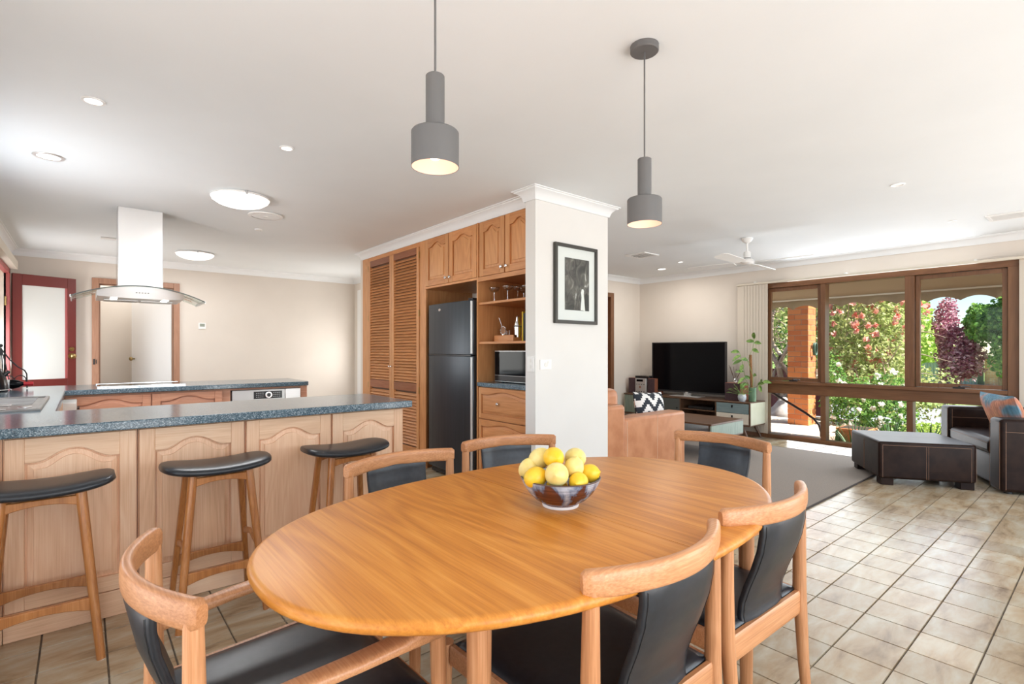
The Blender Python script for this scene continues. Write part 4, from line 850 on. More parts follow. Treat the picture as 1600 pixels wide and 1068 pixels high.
def make_chair(label, arms=False):
    t = thing('dining_armchair' if arms else 'dining_chair', label, 'chair', (0, 0, 0), 0, None if arms else 'teak dining chairs around the table')
    W = .232; B = .080; n_ = 56
    pts = []; sz = []
    for i in range(n_ + 1):
        u = -1 + 2 * i / n_; pts.append(((W + .0165) * u, .009 - B * (1 - u * u), .7455 + .003 * (1 - u * u)))
        e = max(0, (abs(u) - .955) / .045); q_ = math.sqrt(max(0, 1 - (e * .95) ** 2)); sz.append((.0130 + .0042 * abs(u) ** 3 - .0075 * (1 - q_), .0275 - .012 * (1 - q_)))
    MB().sweep(pts, sz, n=20, power=3.4).build('top_rail', M['teak_x'], t, world=False, smooth=50)
    ah = .555 if arms else .43
    for s in (-1, 1):
        MB().sweep([(s * .215, -.035, 0), (s * .222, -.015, .2), (s * .230, .0, .42), (s * W, .001, .56), (s * W, -.001, .735)], [(.0135, .0135), (.017, .017), (.0205, .0205), (.0195, .0195), (.0165, .0165)], n=18, up=(0, 1, 0)).build('rear_leg', M['teak'], t, world=False, smooth=50)
        MB().sweep([(s * .262, .502, 0), (s * .256, .492, .25), (s * .252, .486, ah)], [(.0125, .0125), (.017, .017), (.0195, .0195)], n=18, up=(0, 1, 0)).build('front_leg', M['teak'], t, world=False, smooth=50)
        MB().sweep([(s * .230, .01, .393), (s * .247, .462, .403)], [(.010, .030), (.010, .026)], n=12, power=5).build('seat_rail', M['teak_x'], t, world=False)
    MB().sweep([(-.222, .0, .385), (.222, .0, .385)], [(.010, .038)] * 2, n=12, power=5).build('seat_rail', M['teak_x'], t, world=False)
    MB().sweep([(-.245, .470, .395), (.245, .470, .395)], [(.010, .026)] * 2, n=12, power=5).build('seat_rail', M['teak_x'], t, world=False)
    # leather seat : lightly dished pad between the rails
    def seat(u, v):
        y = .012 + .452 * v; hw = (.218 + .020 * v) ; x = -hw + 2 * hw * u
        e = min(u, 1 - u, v, 1 - v); z = .4335 - .010 * math.exp(-e * 22) - .006 * math.sin(PI * u) * math.sin(PI * v)
        return (x, y, z)
    sm = MB().grid(seat, 20, 20); so_ = sm.build('seat', M['leather'], t, world=False); q = so_.modifiers.new('s', 'SOLIDIFY'); q.thickness = .03; q.offset = -1 if False else 0
    so_.location.z = -.012
    # leather back panel : S curve hanging from the rail
    path = [(-.072, .728), (-.069, .69), (-.058, .64), (-.038, .585), (-.014, .53), (.004, .48), (.010, .44), (.004, .405)]
    p2 = []
    for i in range(len(path) - 1):
        for k_ in range(3): f = k_ / 3; p2.append(tuple(path[i][j] * (1 - f) + path[i + 1][j] * f for j in (0, 1)))
    p2.append(path[-1]); N_ = len(p2)
    wd = [.136 - .012 * (i / (N_ - 1)) for i in range(N_)]
    pm_ = MB().sweep([(0, y, z) for y, z in p2], [(wd[i] * (.985 if i in (0, N_ - 1) else 1), .0095 if 0 < i < N_ - 1 else .006) for i in range(N_)], n=40, power=7, up=(0, 1, 0))
    pm_.v = [(x, y + 1.35 * x * x * (1 - .55 * (.73 - z) / .33), z) for x, y, z in pm_.v]
    bp = pm_.build('back_panel', M['leather'], t, world=False, smooth=60)
    st = MB()
    for s in (-1, 1):
        for off in (.010,):
            q = [(s * (wd[i] - .008), p2[i][0] - .0098, p2[i][1]) for i in range(1, N_ - 1)]
            q = [(x, y + 1.35 * x * x * (1 - .55 * (.73 - z) / .33), z) for x, y, z in q]
            st.sweep(q, (.0008, .0008), n=5)
    st.build('stitching', M['iron'], bp, world=False)['kind'] = 'stuff'
    if arms:
        for s in (-1, 1):
            pts = [(s * W, .01, .540), (s * .243, .08, .548), (s * .255, .18, .556), (s * .262, .28, .560), (s * .262, .38, .562), (s * .256, .455, .562), (s * .252, .512, .558)]
            MB().sweep(pts, [(.013, .018), (.017, .016), (.024, .013), (.028, .012), (.028, .014), (.025, .022), (.021, .024)], n=20, power=3.2).build('armrest', M['teak_x'], t, world=False, smooth=50)
    return t
def place(t, x, y, deg, label=None):
    t.location = (x, y, 0); t.rotation_euler = (0, 0, R(deg))
    if label: t['label'] = label
place(make_chair('teak armchair with black leather seat at the left end of table', True), .140, 1.262, -88)
proto = make_chair('near-side dining chair, its back largest and closest to the camera')
place(proto, .992, .668, 0)
for lab, x, y, a in (('near-side dining chair on the right, half in front of the far end one', 1.567, .686, -1), ('far-side dining chair in front of the fridge and right bar stool', 1.0, 1.88, 183), ('far-side dining chair turned slightly, in front of drawers and pillar', 1.604, 1.925, 165), ('dining chair at the far right end, backing onto the rug', 2.444, 1.302, 90)):
    place(copy_tree(proto), x, y, a, lab)

# bar stools
def make_stool(label):
    t = thing('bar_stool', label, 'stool', (0, 0, 0), 0, 'bar stools at the peninsula')
    n_ = 28; pts = []; sz = []
    for i in range(n_ + 1):
        u = -1 + 2 * i / n_; q = math.copysign(1 - (1 - abs(u)) ** 1.5, u) if abs(u) > .0 else 0
        x = .222 * q; e = (1 - min(.992, abs(q)) ** 5.0) ** (1 / 3.2)
        pts.append((x, 0, .660 + .024 * (q * q) )); sz.append((max(.03, .150 * e), max(.010, .023 * (1 - abs(q) ** 6 * .30) * (e ** .3))))
    MB().sweep(pts, sz, n=28, power=2.8, up=(0, 0, 1)).build('seat', M['leather'], t, world=False, smooth=60)
    leg = {}
    for sx in (-1, 1):
        a, b = (sx * .112, -.095, .648), (sx * .172, -.160, 0)
        MB().sweep([b, a], [(.0145, .0145), (.0185, .0185)], n=18, up=(0, 1, 0)).build('leg', M['stool_wood'], t, world=False)
        MB().sweep([b, (b[0], b[1], .004)], [(.0135, .0135)] * 2, n=14, up=(0, 1, 0)).build('foot_glide', M['white'], t, world=False)
        a2, b2 = (sx * .112, .085, .648), (sx * .165, .165, 0)
        MB().sweep([b2, a2], [(.012, .020), (.014, .022)], n=14, power=3.5, up=(0, 1, 0)).build('leg', M['stool_wood'], t, world=False)
        MB().sweep([(sx * .142, -.130, .30), (sx * .140, .0, .33), (sx * .140, .125, .30)], [(.008, .017), (.008, .013), (.008, .017)], n=12, power=3).build('side_stretcher', M['stool_wood'], t, world=False)
    def bar(y, z, hw, hh, name):
        vs = []; k_ = 14
        for i in range(k_ + 1):
            u = -1 + 2 * i / k_; x = hw * u; zb = z - hh + hh * .9 * (1 - u * u)
            vs += [(x, y - .009, zb), (x, y + .009, zb), (x, y + .009, z + hh), (x, y - .009, z + hh)]
        fs = [(i * 4 + j, i * 4 + (j + 1) % 4, (i + 1) * 4 + (j + 1) % 4, (i + 1) * 4 + j) for i in range(k_) for j in range(4)] + [(0, 1, 2, 3), (k_ * 4 + 3, k_ * 4 + 2, k_ * 4 + 1, k_ * 4)]
        MB().add(vs, fs).build(name, M['teak_x'] if False else M['stool_wood'], t, world=False, bev=.003)
    bar(-.135, .215, .143, .026, 'stretcher'); bar(.133, .215, .140, .026, 'stretcher')
    bar(-.098, .618, .108, .020, 'seat_rail'); bar(.090, .618, .108, .020, 'seat_rail')
    return t
st0 = make_stool('bar stool nearest the left picture edge, dark curved seat'); place(st0, -.115, 2.72, 0)
for lab, x in (('middle bar stool with a dark leather saddle seat', .485), ('right bar stool, partly hidden behind far-side dining chair', 1.10)):
    place(copy_tree(st0), x, 2.72, 0, lab)

# fruit bowl with lemons
t = thing('fruit_bowl', 'glazed stoneware bowl with blue-white drips on the dining table', 'bowl', (1.114, 1.100, .730))
m = mat('drip_glazed_stoneware', (.2, .08, .05), .18); M['bowl'] = m
tc = N(m, 'ShaderNodeTexCoord'); mp = N(m, 'ShaderNodeMapping'); mp.inputs['Scale'].default_value = (14, 14, 5); L(m, tc.outputs['Object'], mp.inputs['Vector'])
n = N(m, 'ShaderNodeTexNoise', Scale=1.0, Detail=5, Distortion=.6, Roughness=.55); L(m, mp.outputs[0], n.inputs['Vector'])
sp = N(m, 'ShaderNodeSeparateXYZ'); L(m, tc.outputs['Object'], sp.inputs[0]); ma = N(m, 'ShaderNodeMath', _operation='MULTIPLY_ADD'); ma.inputs[1].default_value = 2.1; L(m, sp.outputs['Z'], ma.inputs[0]); L(m, n.outputs['Fac'], ma.inputs[2])
r = ramp(m, [(.47, (.16, .05, .025)), (.70, (.55, .63, .74)), (.555, (.12, .05, .04)), (.595, (.16, .23, .36))]); L(m, ma.outputs[0], r.inputs['Fac'])
n5 = N(m, 'ShaderNodeTexNoise', Scale=1.0, Detail=3); mp5 = N(m, 'ShaderNodeMapping'); mp5.inputs['Scale'].default_value = (6, 6, 240); L(m, tc.outputs['Object'], mp5.inputs['Vector']); L(m, mp5.outputs[0], n5.inputs['Vector'])
mx5 = N(m, 'ShaderNodeMix', _data_type='RGBA', _blend_type='MULTIPLY'); mx5.inputs[0].default_value = .7; r5 = ramp(m, [(.4, (.5, .5, .5)), (.6, (1, 1, 1))]); L(m, n5.outputs['Fac'], r5.inputs['Fac']); L(m, r.outputs['Color'], mx5.inputs[6]); L(m, r5.outputs['Color'], mx5.inputs[7]); L(m, mx5.outputs[2], PB(m).inputs['Base Color'])
MB().lathe([(.001, .004), (.046, .004), (.050, .0), (.054, .003), (.054, .010), (.078, .024), (.098, .044), (.112, .066), (.120, .083), (.121, .087), (.118, .088), (.109, .068), (.094, .046), (.074, .028), (.045, .015), (.001, .013)], n=64, capb=False, capt=False).build('bowl_body', m, t, world=False, smooth=50)
MB().lathe([(.1195, .0845), (.1215, .087), (.119, .0895), (.117, .087)], n=64, capb=False, capt=False).build('rim', mat('dark_rim_glaze', (.10, .06, .045), .3), t, world=False)
MB().lathe([(.0545, .0005), (.0555, .004), (.0545, .009)], n=64, capb=False, capt=False).build('foot_ring', M['white'], t, world=False)
lem = [('large pale lemon at the front centre of the bowl', (1.050, 1.052, .842), 'lemon_p', .0345, (80, 0, -50)), ('bright yellow lemon on top of the heap', (1.083, 1.098, .879), 'lemon_b', .031, (85, 0, -30)),
       ('pale lemon at the back left of the heap', (1.080, 1.155, .868), 'lemon_p', .031, (60, 0, 40)), ('pale lemon against the left rim of the bowl', (1.048, 1.172, .838), 'lemon_p', .029, (20, 30, 0)),
       ('bright lemon in the bowl at front left, below the pale one', (1.018, 1.108, .828), 'lemon_b', .030, (70, 0, 60)), ('pale lemon at the back right of the heap', (1.170, 1.092, .866), 'lemon_p', .032, (75, 0, -20)),
       ('pale round lemon right of the large front one', (1.122, 1.052, .850), 'lemon_p', .029, (20, 0, 0)), ('bright lemon against the right rim of the bowl', (1.176, 1.040, .828), 'lemon_b', .028, (75, 0, 20)),
       ('bright lemon low at the front, just above the rim', (1.105, 1.018, .818), 'lemon_b', .028, (85, 0, -60)), ('bright lemon deep in the middle of the bowl', (1.11, 1.11, .785), 'lemon_b', .030, (80, 0, 10))]
lm = {}
for lab, p, mk, r_, rot in lem:
    t = thing('lemon', lab, 'lemon', p, 0, 'lemons in the bowl'); t.rotation_euler = tuple(R(a) for a in rot)
    prf = []
    for i in range(17):
        a = PI * i / 16; rr_ = r_ * math.sin(a) ** .92 if 0 < i < 16 else .0005; z = -r_ * 1.16 * math.cos(a)
        prf.append((rr_, z))
    prf[-2] = (r_ * .22, r_ * 1.20); prf[-1] = (.0006, r_ * 1.36); prf[-3] = (r_ * .42, r_ * 1.07)
    b_ = MB().lathe(prf, n=28, capb=False, capt=False).build('peel', M[mk], t, world=False, smooth=80)
    MB().lathe([(.0006, -r_ * 1.165), (.004, -r_ * 1.16), (.0045, -r_ * 1.13)], n=10, capb=False, capt=False).build('stem_end', M['leaf'], t, world=False)

# ================================================================== LIVING ROOM
t = MB().box(3.45, 6.60, 1.545, 4.55, .0005, .009).build('rug', M['rug'], bev=.002); tag(t, 'large flat grey-brown woven rug on the living room tiles', 'rug')
MB().box(3.44, 6.61, 1.535, 1.547, .0005, .010).box(3.44, 6.61, 4.548, 4.56, .0005, .010).box(3.44, 3.452, 1.547, 4.548, .0005, .010).box(6.598, 6.61, 1.547, 4.548, .0005, .010).build('edge_binding', M['rug_edge'], t, world=False)

# tan sofa
t = thing('tan_sofa', 'tan leather sofa beyond the pillar with black and white cushion', 'sofa', (4.05, 3.8, .009))
def blk(nm, x0, x1, y0, y1, z0, z1, m_, b_=.03, par=None, T=None):
    return MB().box(x0, x1, y0, y1, z0, z1, T).build(nm, M[m_], par if par is not None else t, bev=b_, seg=4, smooth=60)
blk('base', 3.46, 4.64, 3.04, 4.56, .06, .30, 'leather_tan', .02)
for y0, y1 in ((2.855, 3.06), (4.54, 4.745)):
    a_ = blk('arm', 3.70, 4.685, y0, y1, .05, .588, 'leather_tan', .028)
    g = MB().sweep([(3.74, y0 + .0005, .06), (3.74, y0 + .0005, .56)], (.003, .003), n=6).sweep([(4.20, y0 + .0005, .06), (4.20, y0 + .0005, .58)], (.0025, .0025), n=6).sweep([(4.66, y0 + .010, .06), (4.66, y0 + .010, .56)], (.003, .003), n=6); g.build('seam', M['thread_pale'], a_)['kind'] = 'stuff'
blk('backrest', 3.43, 3.72, 2.855, 4.745, .05, .715, 'leather_tan', .035)
for y0, y1 in ((3.075, 3.80), (3.81, 4.53)):
    blk('seat_cushion', 3.80, 4.66, y0, y1, .30, .43, 'leather_tan', .035)
    blk('back_cushion', 3.56, 3.86, y0 - .05, y1, .42, .845, 'leather_tan', .07)
for x in (3.50, 4.60):
    for y in (2.93, 4.68): MB().cyl((x, y, .009), (x, y, .06), .02).build('foot', M['walnut'], t)

def pillow(name, label, loc, rot, w, h, th, m_, cat='cushion'):
    def fn(sgn):
        def f(u, v):
            a, b = 2 * u - 1, 2 * v - 1; k_ = max(0, (1 - a ** 4) * (1 - b ** 4)) ** .55
            x = a * w / 2 * (1 - .06 * (1 - b * b)); z = b * h / 2 * (1 - .06 * (1 - a * a)); return (x, sgn * th / 2 * k_, z)
        return f
    mb = MB().grid(fn(-1), 18, 18).grid(fn(1), 18, 18)
    o = mb.build(name, m_, None, smooth=80); o.location = loc; o.rotation_euler = tuple(R(q) for q in rot)
    ed = [(-1, -1), (1, -1), (1, 1), (-1, 1)]; pts = []
    for i in range(4):
        for k_ in range(8):
            f = k_ / 8; a = ed[i][0] * (1 - f) + ed[(i + 1) % 4][0] * f; b = ed[i][1] * (1 - f) + ed[(i + 1) % 4][1] * f
            pts.append((a * w / 2 * (1 - .06 * (1 - b * b)), 0, b * h / 2 * (1 - .06 * (1 - a * a))))
    return tag(o, label, cat), pts
# stepped chevron fabric
m = mat('black_white_chevron', (.8, .8, .8), .9)
tc = N(m, 'ShaderNodeTexCoord'); sp = N(m, 'ShaderNodeSeparateXYZ'); L(m, tc.outputs['Object'], sp.inputs[0])
def mth(op, a, b=None, m=m):
    n_ = N(m, 'ShaderNodeMath', _operation=op)
    for i, q in enumerate((a, b)):
        if q is None: continue
        if isinstance(q, (int, float)): n_.inputs[i].default_value = q
        else: L(m, q, n_.inputs[i])
    return n_.outputs[0]
st_ = .022
xq = mth('MULTIPLY', mth('FLOOR', mth('DIVIDE', sp.outputs['X'], st_)), st_); zq = mth('MULTIPLY', mth('FLOOR', mth('DIVIDE', sp.outputs['Z'], st_)), st_)
tri = mth('PINGPONG', mth('ADD', xq, .02), .11); ph_ = mth('FRACT', mth('DIVIDE', mth('SUBTRACT', zq, tri), .132)); gt = mth('GREATER_THAN', ph_, .5)
mx = N(m, 'ShaderNodeMix', _data_type='RGBA'); L(m, gt, mx.inputs[0]); mx.inputs[6].default_value = (.80, .79, .77, 1); mx.inputs[7].default_value = (.02, .025, .035, 1); L(m, mx.outputs[2], PB(m).inputs['Base Color'])
o, pts = pillow('chevron_cushion', 'black and white stepped chevron cushion on the tan sofa', (4.50, 3.15, .592), (-12, 3, 2), .52, .36, .12, m)
tag(o, group='cushions')

# ottoman (rotated) and armchair in dark brown leather
t = thing('leather_ottoman', 'large square dark brown leather ottoman with contrast stitching', 'ottoman', (5.955, 1.30, 0), R(33))
h = .365
def lb(nm, x0, x1, y0, y1, z0, z1, m_, b_, par): return MB().box(x0, x1, y0, y1, z0, z1).build(nm, M[m_], par, world=False, bev=b_, seg=5, smooth=60)
body = MB().prism([(-h, -h + .03), (-h + .03, -h), (h, -h), (h, h), (-h, h)], .06, .388).build('upholstered_body', M['leather_brown'], t, world=False, bev=.028, seg=5, smooth=60)
g = MB()
for s in (-1, 1):
    e = .002
    g.sweep([(s * .008, -h - e + .002, .07), (s * .008, -h - e + .002, .355), (s * .008, -h + .02, .387), (s * .008, h - .02, .387), (s * .008, h, .355), (s * .008, h, .07)], (.0012, .0012), n=5)
    g.sweep([(-h, s * .008, .07), (-h, s * .008, .355)], (.0012, .0012), n=5)
for x, y in ((-h + .034, -h), (h - .03, -h), (-h, -h + .05), (-h, h - .03)): g.sweep([(x, y, .07), (x, y, .36)], (.0012, .0012), n=5)
g.sweep([(-h + .04, -h, .358), (h - .03, -h, .358)], (.0012, .0012), n=5); g.sweep([(-h, -h + .05, .358), (-h, h - .03, .358)], (.0012, .0012), n=5)
g.build('stitching', M['thread'], body, world=False)['kind'] = 'stuff'
for x, y in ((-h + .07, -h + .07), (h - .07, -h + .07), (-h + .07, h - .07), (h - .07, h - .07)):
    a_ = MB().box(x - .05, x + .05, y - .05, y + .05, .0, .07).build('foot', M['leather_brown'], t, world=False, bev=.004)

phi = R(28); W_, D_ = 1.26, .56
t = thing('leather_armchair', 'wide dark brown leather armchair at the right picture edge', 'armchair', (5.862, .662, 0), phi)
# local: x along the front from near arm to far arm, y negative = towards the back
for x0, x1 in ((0, .20), (W_ - .20, W_)):
    a_ = lb('arm', x0, x1, -D_, 0, .02, .628, 'leather_brown', .03, t)
    g = MB()
    for xx in (x0 + .004, x1 - .004): g.sweep([(xx + (.01 if xx < x0 + .1 else -.01), .001, .04), (xx + (.01 if xx < x0 + .1 else -.01), .001, .60)], (.0012, .0012), n=5)
    for xx in (x0 - .0005, x1 + .0005): g.sweep([(xx, -.03, .52), (xx, -D_ + .03, .52)], (.0015, .0015), n=5); g.sweep([(xx, -.035, .04), (xx, -.035, .60)], (.0015, .0015), n=5)
    g.build('stitching', M['thread'], a_, world=False)['kind'] = 'stuff'
lb('backrest', .0, W_, -D_ - .08, -D_ + .08, .02, .64, 'leather_brown', .04, t)
lb('base', .19, W_ - .19, -D_ + .05, -.03, .04, .30, 'leather_brown', .02, t)
c_ = lb('seat_cushion', .205, W_ - .205, -D_ + .08, -.005, .29, .43, 'leather_brown', .045, t)
g = MB().sweep([(.23, -.002, .395), (W_ - .23, -.002, .395)], (.0015, .0015), n=5); g.build('stitching', M['thread'], c_, world=False)
for x in (.08, W_ - .08):
    for y in (-.08, -D_ + .1): MB().cyl((x, y, 0), (x, y, .03), .03).build('foot', M['black'], t, world=False)
m = mat('blue_and_peach_printed_fabric', (.6, .3, .2), .85)
tc = N(m, 'ShaderNodeTexCoord'); n1 = N(m, 'ShaderNodeTexNoise', Scale=3.2, Detail=3, Distortion=.8); L(m, tc.outputs['Object'], n1.inputs['Vector'])
sp = N(m, 'ShaderNodeSeparateXYZ'); L(m, tc.outputs['Object'], sp.inputs[0])
ma = N(m, 'ShaderNodeMath', _operation='MULTIPLY_ADD'); ma.inputs[1].default_value = 1.5; L(m, sp.outputs['Z'], ma.inputs[0]); L(m, n1.outputs['Fac'], ma.inputs[2])
mp = N(m, 'ShaderNodeMapping'); mp.inputs['Scale'].default_value = (60, 60, 12); mp.inputs['Rotation'].default_value = (0, .7, 0); L(m, tc.outputs['Object'], mp.inputs['Vector']); n2 = N(m, 'ShaderNodeTexNoise', Scale=1, Detail=4); L(m, mp.outputs[0], n2.inputs['Vector'])
r = ramp(m, [(.0, (.50, .17, .09)), (.84, (.06, .18, .30)), (.42, (.72, .33, .18)), (.62, (.58, .24, .15)), (.72, (.16, .32, .42)), (.95, (.35, .42, .25))]); L(m, ma.outputs[0], r.inputs['Fac'])
mx = N(m, 'ShaderNodeMix', _data_type='RGBA', _blend_type='MULTIPLY'); mx.inputs[0].default_value = .6; r2 = ramp(m, [(.4, (.45, .42, .4)), (.6, (1, 1, 1))]); L(m, n2.outputs['Fac'], r2.inputs['Fac']); L(m, r.outputs['Color'], mx.inputs[6]); L(m, r2.outputs['Color'], mx.inputs[7]); L(m, mx.outputs[2], PB(m).inputs['Base Color'])
o, pts = pillow('patterned_cushion', 'blue and peach feathery printed cushion on the dark armchair', (6.47, .70, .615), (-20, 0, 30), .56, .40, .15, m)
tag(o, group='cushions')

# media unit
t = thing('media_unit', 'long low walnut media unit with teal and cream drawers under television', 'media unit', (6.97, 4.2, 0))
Y0, Y1, X0, X1, Z0, Z1 = 3.165, 5.22, 6.74, 7.20, .187, .510
bx('top_board', M['walnut'], X0, X1, Y0, Y1, Z1 - .022, Z1, t, .006); bx('bottom_board', M['walnut'], X0, X1, Y0, Y1, Z0, Z0 + .02, t, .006)
bx('end_panel', M['cream_end'], X0 + .012, X1 - .01, Y0 - .006, Y0 + .015, Z0 + .012, Z1 - .012, t, .012); bx('end_panel', M['cream_end'], X0 + .012, X1 - .01, Y1 - .015, Y1 + .006, Z0 + .012, Z1 - .012, t, .012)
bx('end_edge', M['walnut'], X0 - .001, X0 + .012, Y0 - .004, Y0 + .016, Z0 + .004, Z1 - .004, t, .004)
bx('back_panel', M['walnut'], X1 - .02, X1 - .008, Y0 + .02, Y1 - .02, Z0 + .02, Z1 - .022, t)
for y in (3.645, 4.20, 4.70): bx('divider', M['walnut'], X0 + .004, X1 - .02, y - .009, y + .009, Z0 + .02, Z1 - .022, t)
bx('shelf', M['walnut'], X0 + .02, X1 - .02, 3.654, 4.191, .34, .354, t)
for z0, z1, m_ in ((.352, .484, 'teal'), (.212, .347, 'cream')):
    d = bx('drawer', M[m_], X0 + .002, X0 + .02, Y0 + .02, 3.634, z0, z1, t, .002); MB().cyl((X0 + .002, 3.41, z1 - .035), (X0 - .004, 3.41, z1 - .035), .012, n=16).box(X0 - .004, X0 + .002, 3.404, 3.416, z1 - .06, z1 - .035).build('finger_pull', M['black'], d)
for y0, y1 in ((4.21, 4.69), (4.71, 5.195)):
    d = bx('door', M['slate'] if y0 < 4.5 else M['green_end'], X0 + .002, X0 + .02, y0, y1, .212, .484, t, .002); MB().cyl((X0 + .002, y0 + .04, .35), (X0 - .004, y0 + .04, .35), .012, n=16).build('finger_pull', M['black'], d)
for y, sy in ((3.30, -1), (5.08, 1)):
    for x, sx in ((6.80, -1), (7.14, 1)): MB().sweep([(x, y, Z0 + .005), (x + sx * .02, y + sy * .09, 0)], [(.022, .022), (.012, .012)], n=14, up=(1, 0, 0)).build('leg', M['walnut'], t)
bx('media_player', M['black'], 6.80, 7.1, 3.72, 4.1, .3545, .395, t, .003)
# television
t = thing('television', 'large flat black television on the low media unit', 'television', (6.97, 4.2, .51))
bx('case', M['black'], 6.955, 6.995, 3.606, 4.824, .565, 1.322, t, .004); bx('screen', M['screen'], 6.951, 6.956, 3.622, 4.808, .590, 1.306, t)
fr = MB().box(6.947, 6.957, 3.606, 3.620, .565, 1.322).box(6.947, 6.957, 4.810, 4.824, .565, 1.322).box(6.947, 6.957, 3.62, 4.81, .565, .588).box(6.947, 6.957, 3.62, 4.81, 1.308, 1.322); fr.build('bezel', M['iron'], t)
MB().box(6.96, 6.98, 4.16, 4.27, .515, .58).build('stand_neck', M['silver'], t); bx('stand_foot', M['silver'], 6.85, 7.07, 3.98, 4.45, .5105, .519, t, .003); bx('stand_badge', M['silver'], 6.944, 6.948, 4.19, 4.235, .545, .575, t)
tag(bx('remote_control', M['black'], 6.82, 6.85, 4.56, 4.72, .5105, .524, None, .003), 'black remote control lying left of the television foot', 'remote')
# stereo
t = thing('stereo_unit', 'silver compact stereo unit left of the television', 'stereo', (7.0, 4.98, .51))
bx('case', M['silver'], 6.86, 7.12, 4.875, 5.075, .5105, .750, t, .003); f = bx('front', M['silver'], 6.852, 6.860, 4.875, 5.075, .5105, .750, t, .002)
bx('display', M['screen'], 6.850, 6.853, 4.93, 5.05, .70, .735, f); MB().cyl((6.852, 4.975, .615), (6.84, 4.975, .615), .018, n=20).build('dial', M['chrome'], f)
g = MB()
for i in range(4): g.box(6.849, 6.852, 4.90 + i * .045, 4.92 + i * .045, .65, .66).box(6.849, 6.852, 4.90 + i * .045, 4.92 + i * .045, .53, .545)
g.build('button', M['slate'], f)
tag(bx('set_top_box', M['black'], 6.88, 7.12, 4.83, 5.10, .7505, .79, None, .003), 'slim black box lying on top of the silver stereo', 'set-top box')
for lab, y0 in (('brown bookshelf speaker left of the silver stereo', 5.085), ('speaker between the silver stereo and television, mostly hidden', 4.72)):
    t = thing('speaker', lab, 'speaker', (6.98, y0 + .065, .51), 0, 'stereo speakers'); bx('box', M['brown_box'], 6.87, 7.10, y0, y0 + .13, .5105, .755, t, .002); bx('grille', M['speaker_cloth'], 6.86, 6.87, y0 + .002, y0 + .128, .514, .752, t, .002)
t = thing('wooden_speaker', 'red-brown speaker box right of the television under the reeds', 'speaker', (6.95, 3.47, .51)); bx('box', M['brown_box'], 6.862, 7.10, 3.36, 3.57, .5105, .752, t, .002); bx('grille', M['speaker_cloth'], 6.85, 6.862, 3.363, 3.567, .514, .749, t, .002)
t = thing('reed_diffuser', 'small glass reed diffuser with dark reeds on the wooden speaker', 'diffuser', (6.93, 3.46, .7525))
MB().lathe([(.001, 0.0005), (.028, .0005), (.030, .01), (.026, .035), (.012, .05), (.012, .07)], n=20, capb=False, capt=False).build('bottle', M['glassware'], t, world=False)
MB().lathe([(.001, .003), (.026, .003), (.026, .018), (.001, .018)], n=20, capb=False, capt=False).build('oil', M['cream'], t, world=False)
for dx, dy, h_ in ((0, .10, .27), (.01, .03, .25), (-.01, -.02, .22), (.01, -.12, .26), (0, -.10, .24), (.0, .08, .25)): MB().cyl((0, 0, .01), (dx, dy * .9, h_ - .03), .0028, n=6).build('reed', M['walnut'], t, world=False)
# plants
LEAF = [(0, 0), (.10, .16), (.30, .30), (.5, .33), (.72, .26), (.90, .10), (1.0, 0)]
def leaf_geo(mb, base, d, up, ln, wd_, droop=.25):
    d = Vector(d).normalized(); s = d.cross(Vector(up)).normalized() if abs(d.dot(Vector(up))) < .98 else Vector((1, 0, 0)); u = s.cross(d).normalized(); base = Vector(base); vs = []; fs = []
    for a, b in LEAF:
        c = base + d * (a * ln) - Vector((0, 0, 1)) * (droop * ln * a * a); vs += [c - s * b * wd_ + u * b * wd_ * .35, c, c + s * b * wd_ + u * b * wd_ * .35]
    for i in range(len(LEAF) - 1):
        for j in (0, 1): fs.append((i * 3 + j, i * 3 + j + 1, i * 3 + 3 + j + 1, i * 3 + 3 + j))
    mb.add(vs, fs)
rnd = random.Random(3)
t = thing('climbing_plant', 'variegated climbing plant on a moss pole in a green vase', 'plant', (6.93, 3.22, .5105))
MB().lathe([(.001, 0), (.042, 0), (.046, .01), (.046, .17), (.050, .185), (.046, .188), (.042, .17), (.001, .165)], n=28, capb=False, capt=False).build('vase', M['glaze_green'], t, world=False)
MB().lathe([(.001, .166), (.042, .166)], n=20, capb=False, capt=False).build('soil', M['soil'], t, world=False)
MB().cyl((0, .01, .15), (0.01, .035, .63), .018, n=14).build('moss_pole', M['coir'], t, world=False)
stems = [[(0, 0, .17), (-.03, -.02, .35), (-.02, .06, .55), (-.01, -.01, .72), (0, -.02, .84)], [(0, .02, .17), (-.04, .08, .3), (-.03, .12, .5), (-.02, .17, .66)], [(0, -.02, .17), (-.03, -.08, .22), (-.02, -.14, .27)], [(0, 0.02, .5), (-.02, .07, .56), (0, .1, .6)]]
MB_ = MB()
for s_ in stems: MB_.sweep(s_, (.003, .003), n=6)
MB_.build('stem', M['leaf_light'], t, world=False)
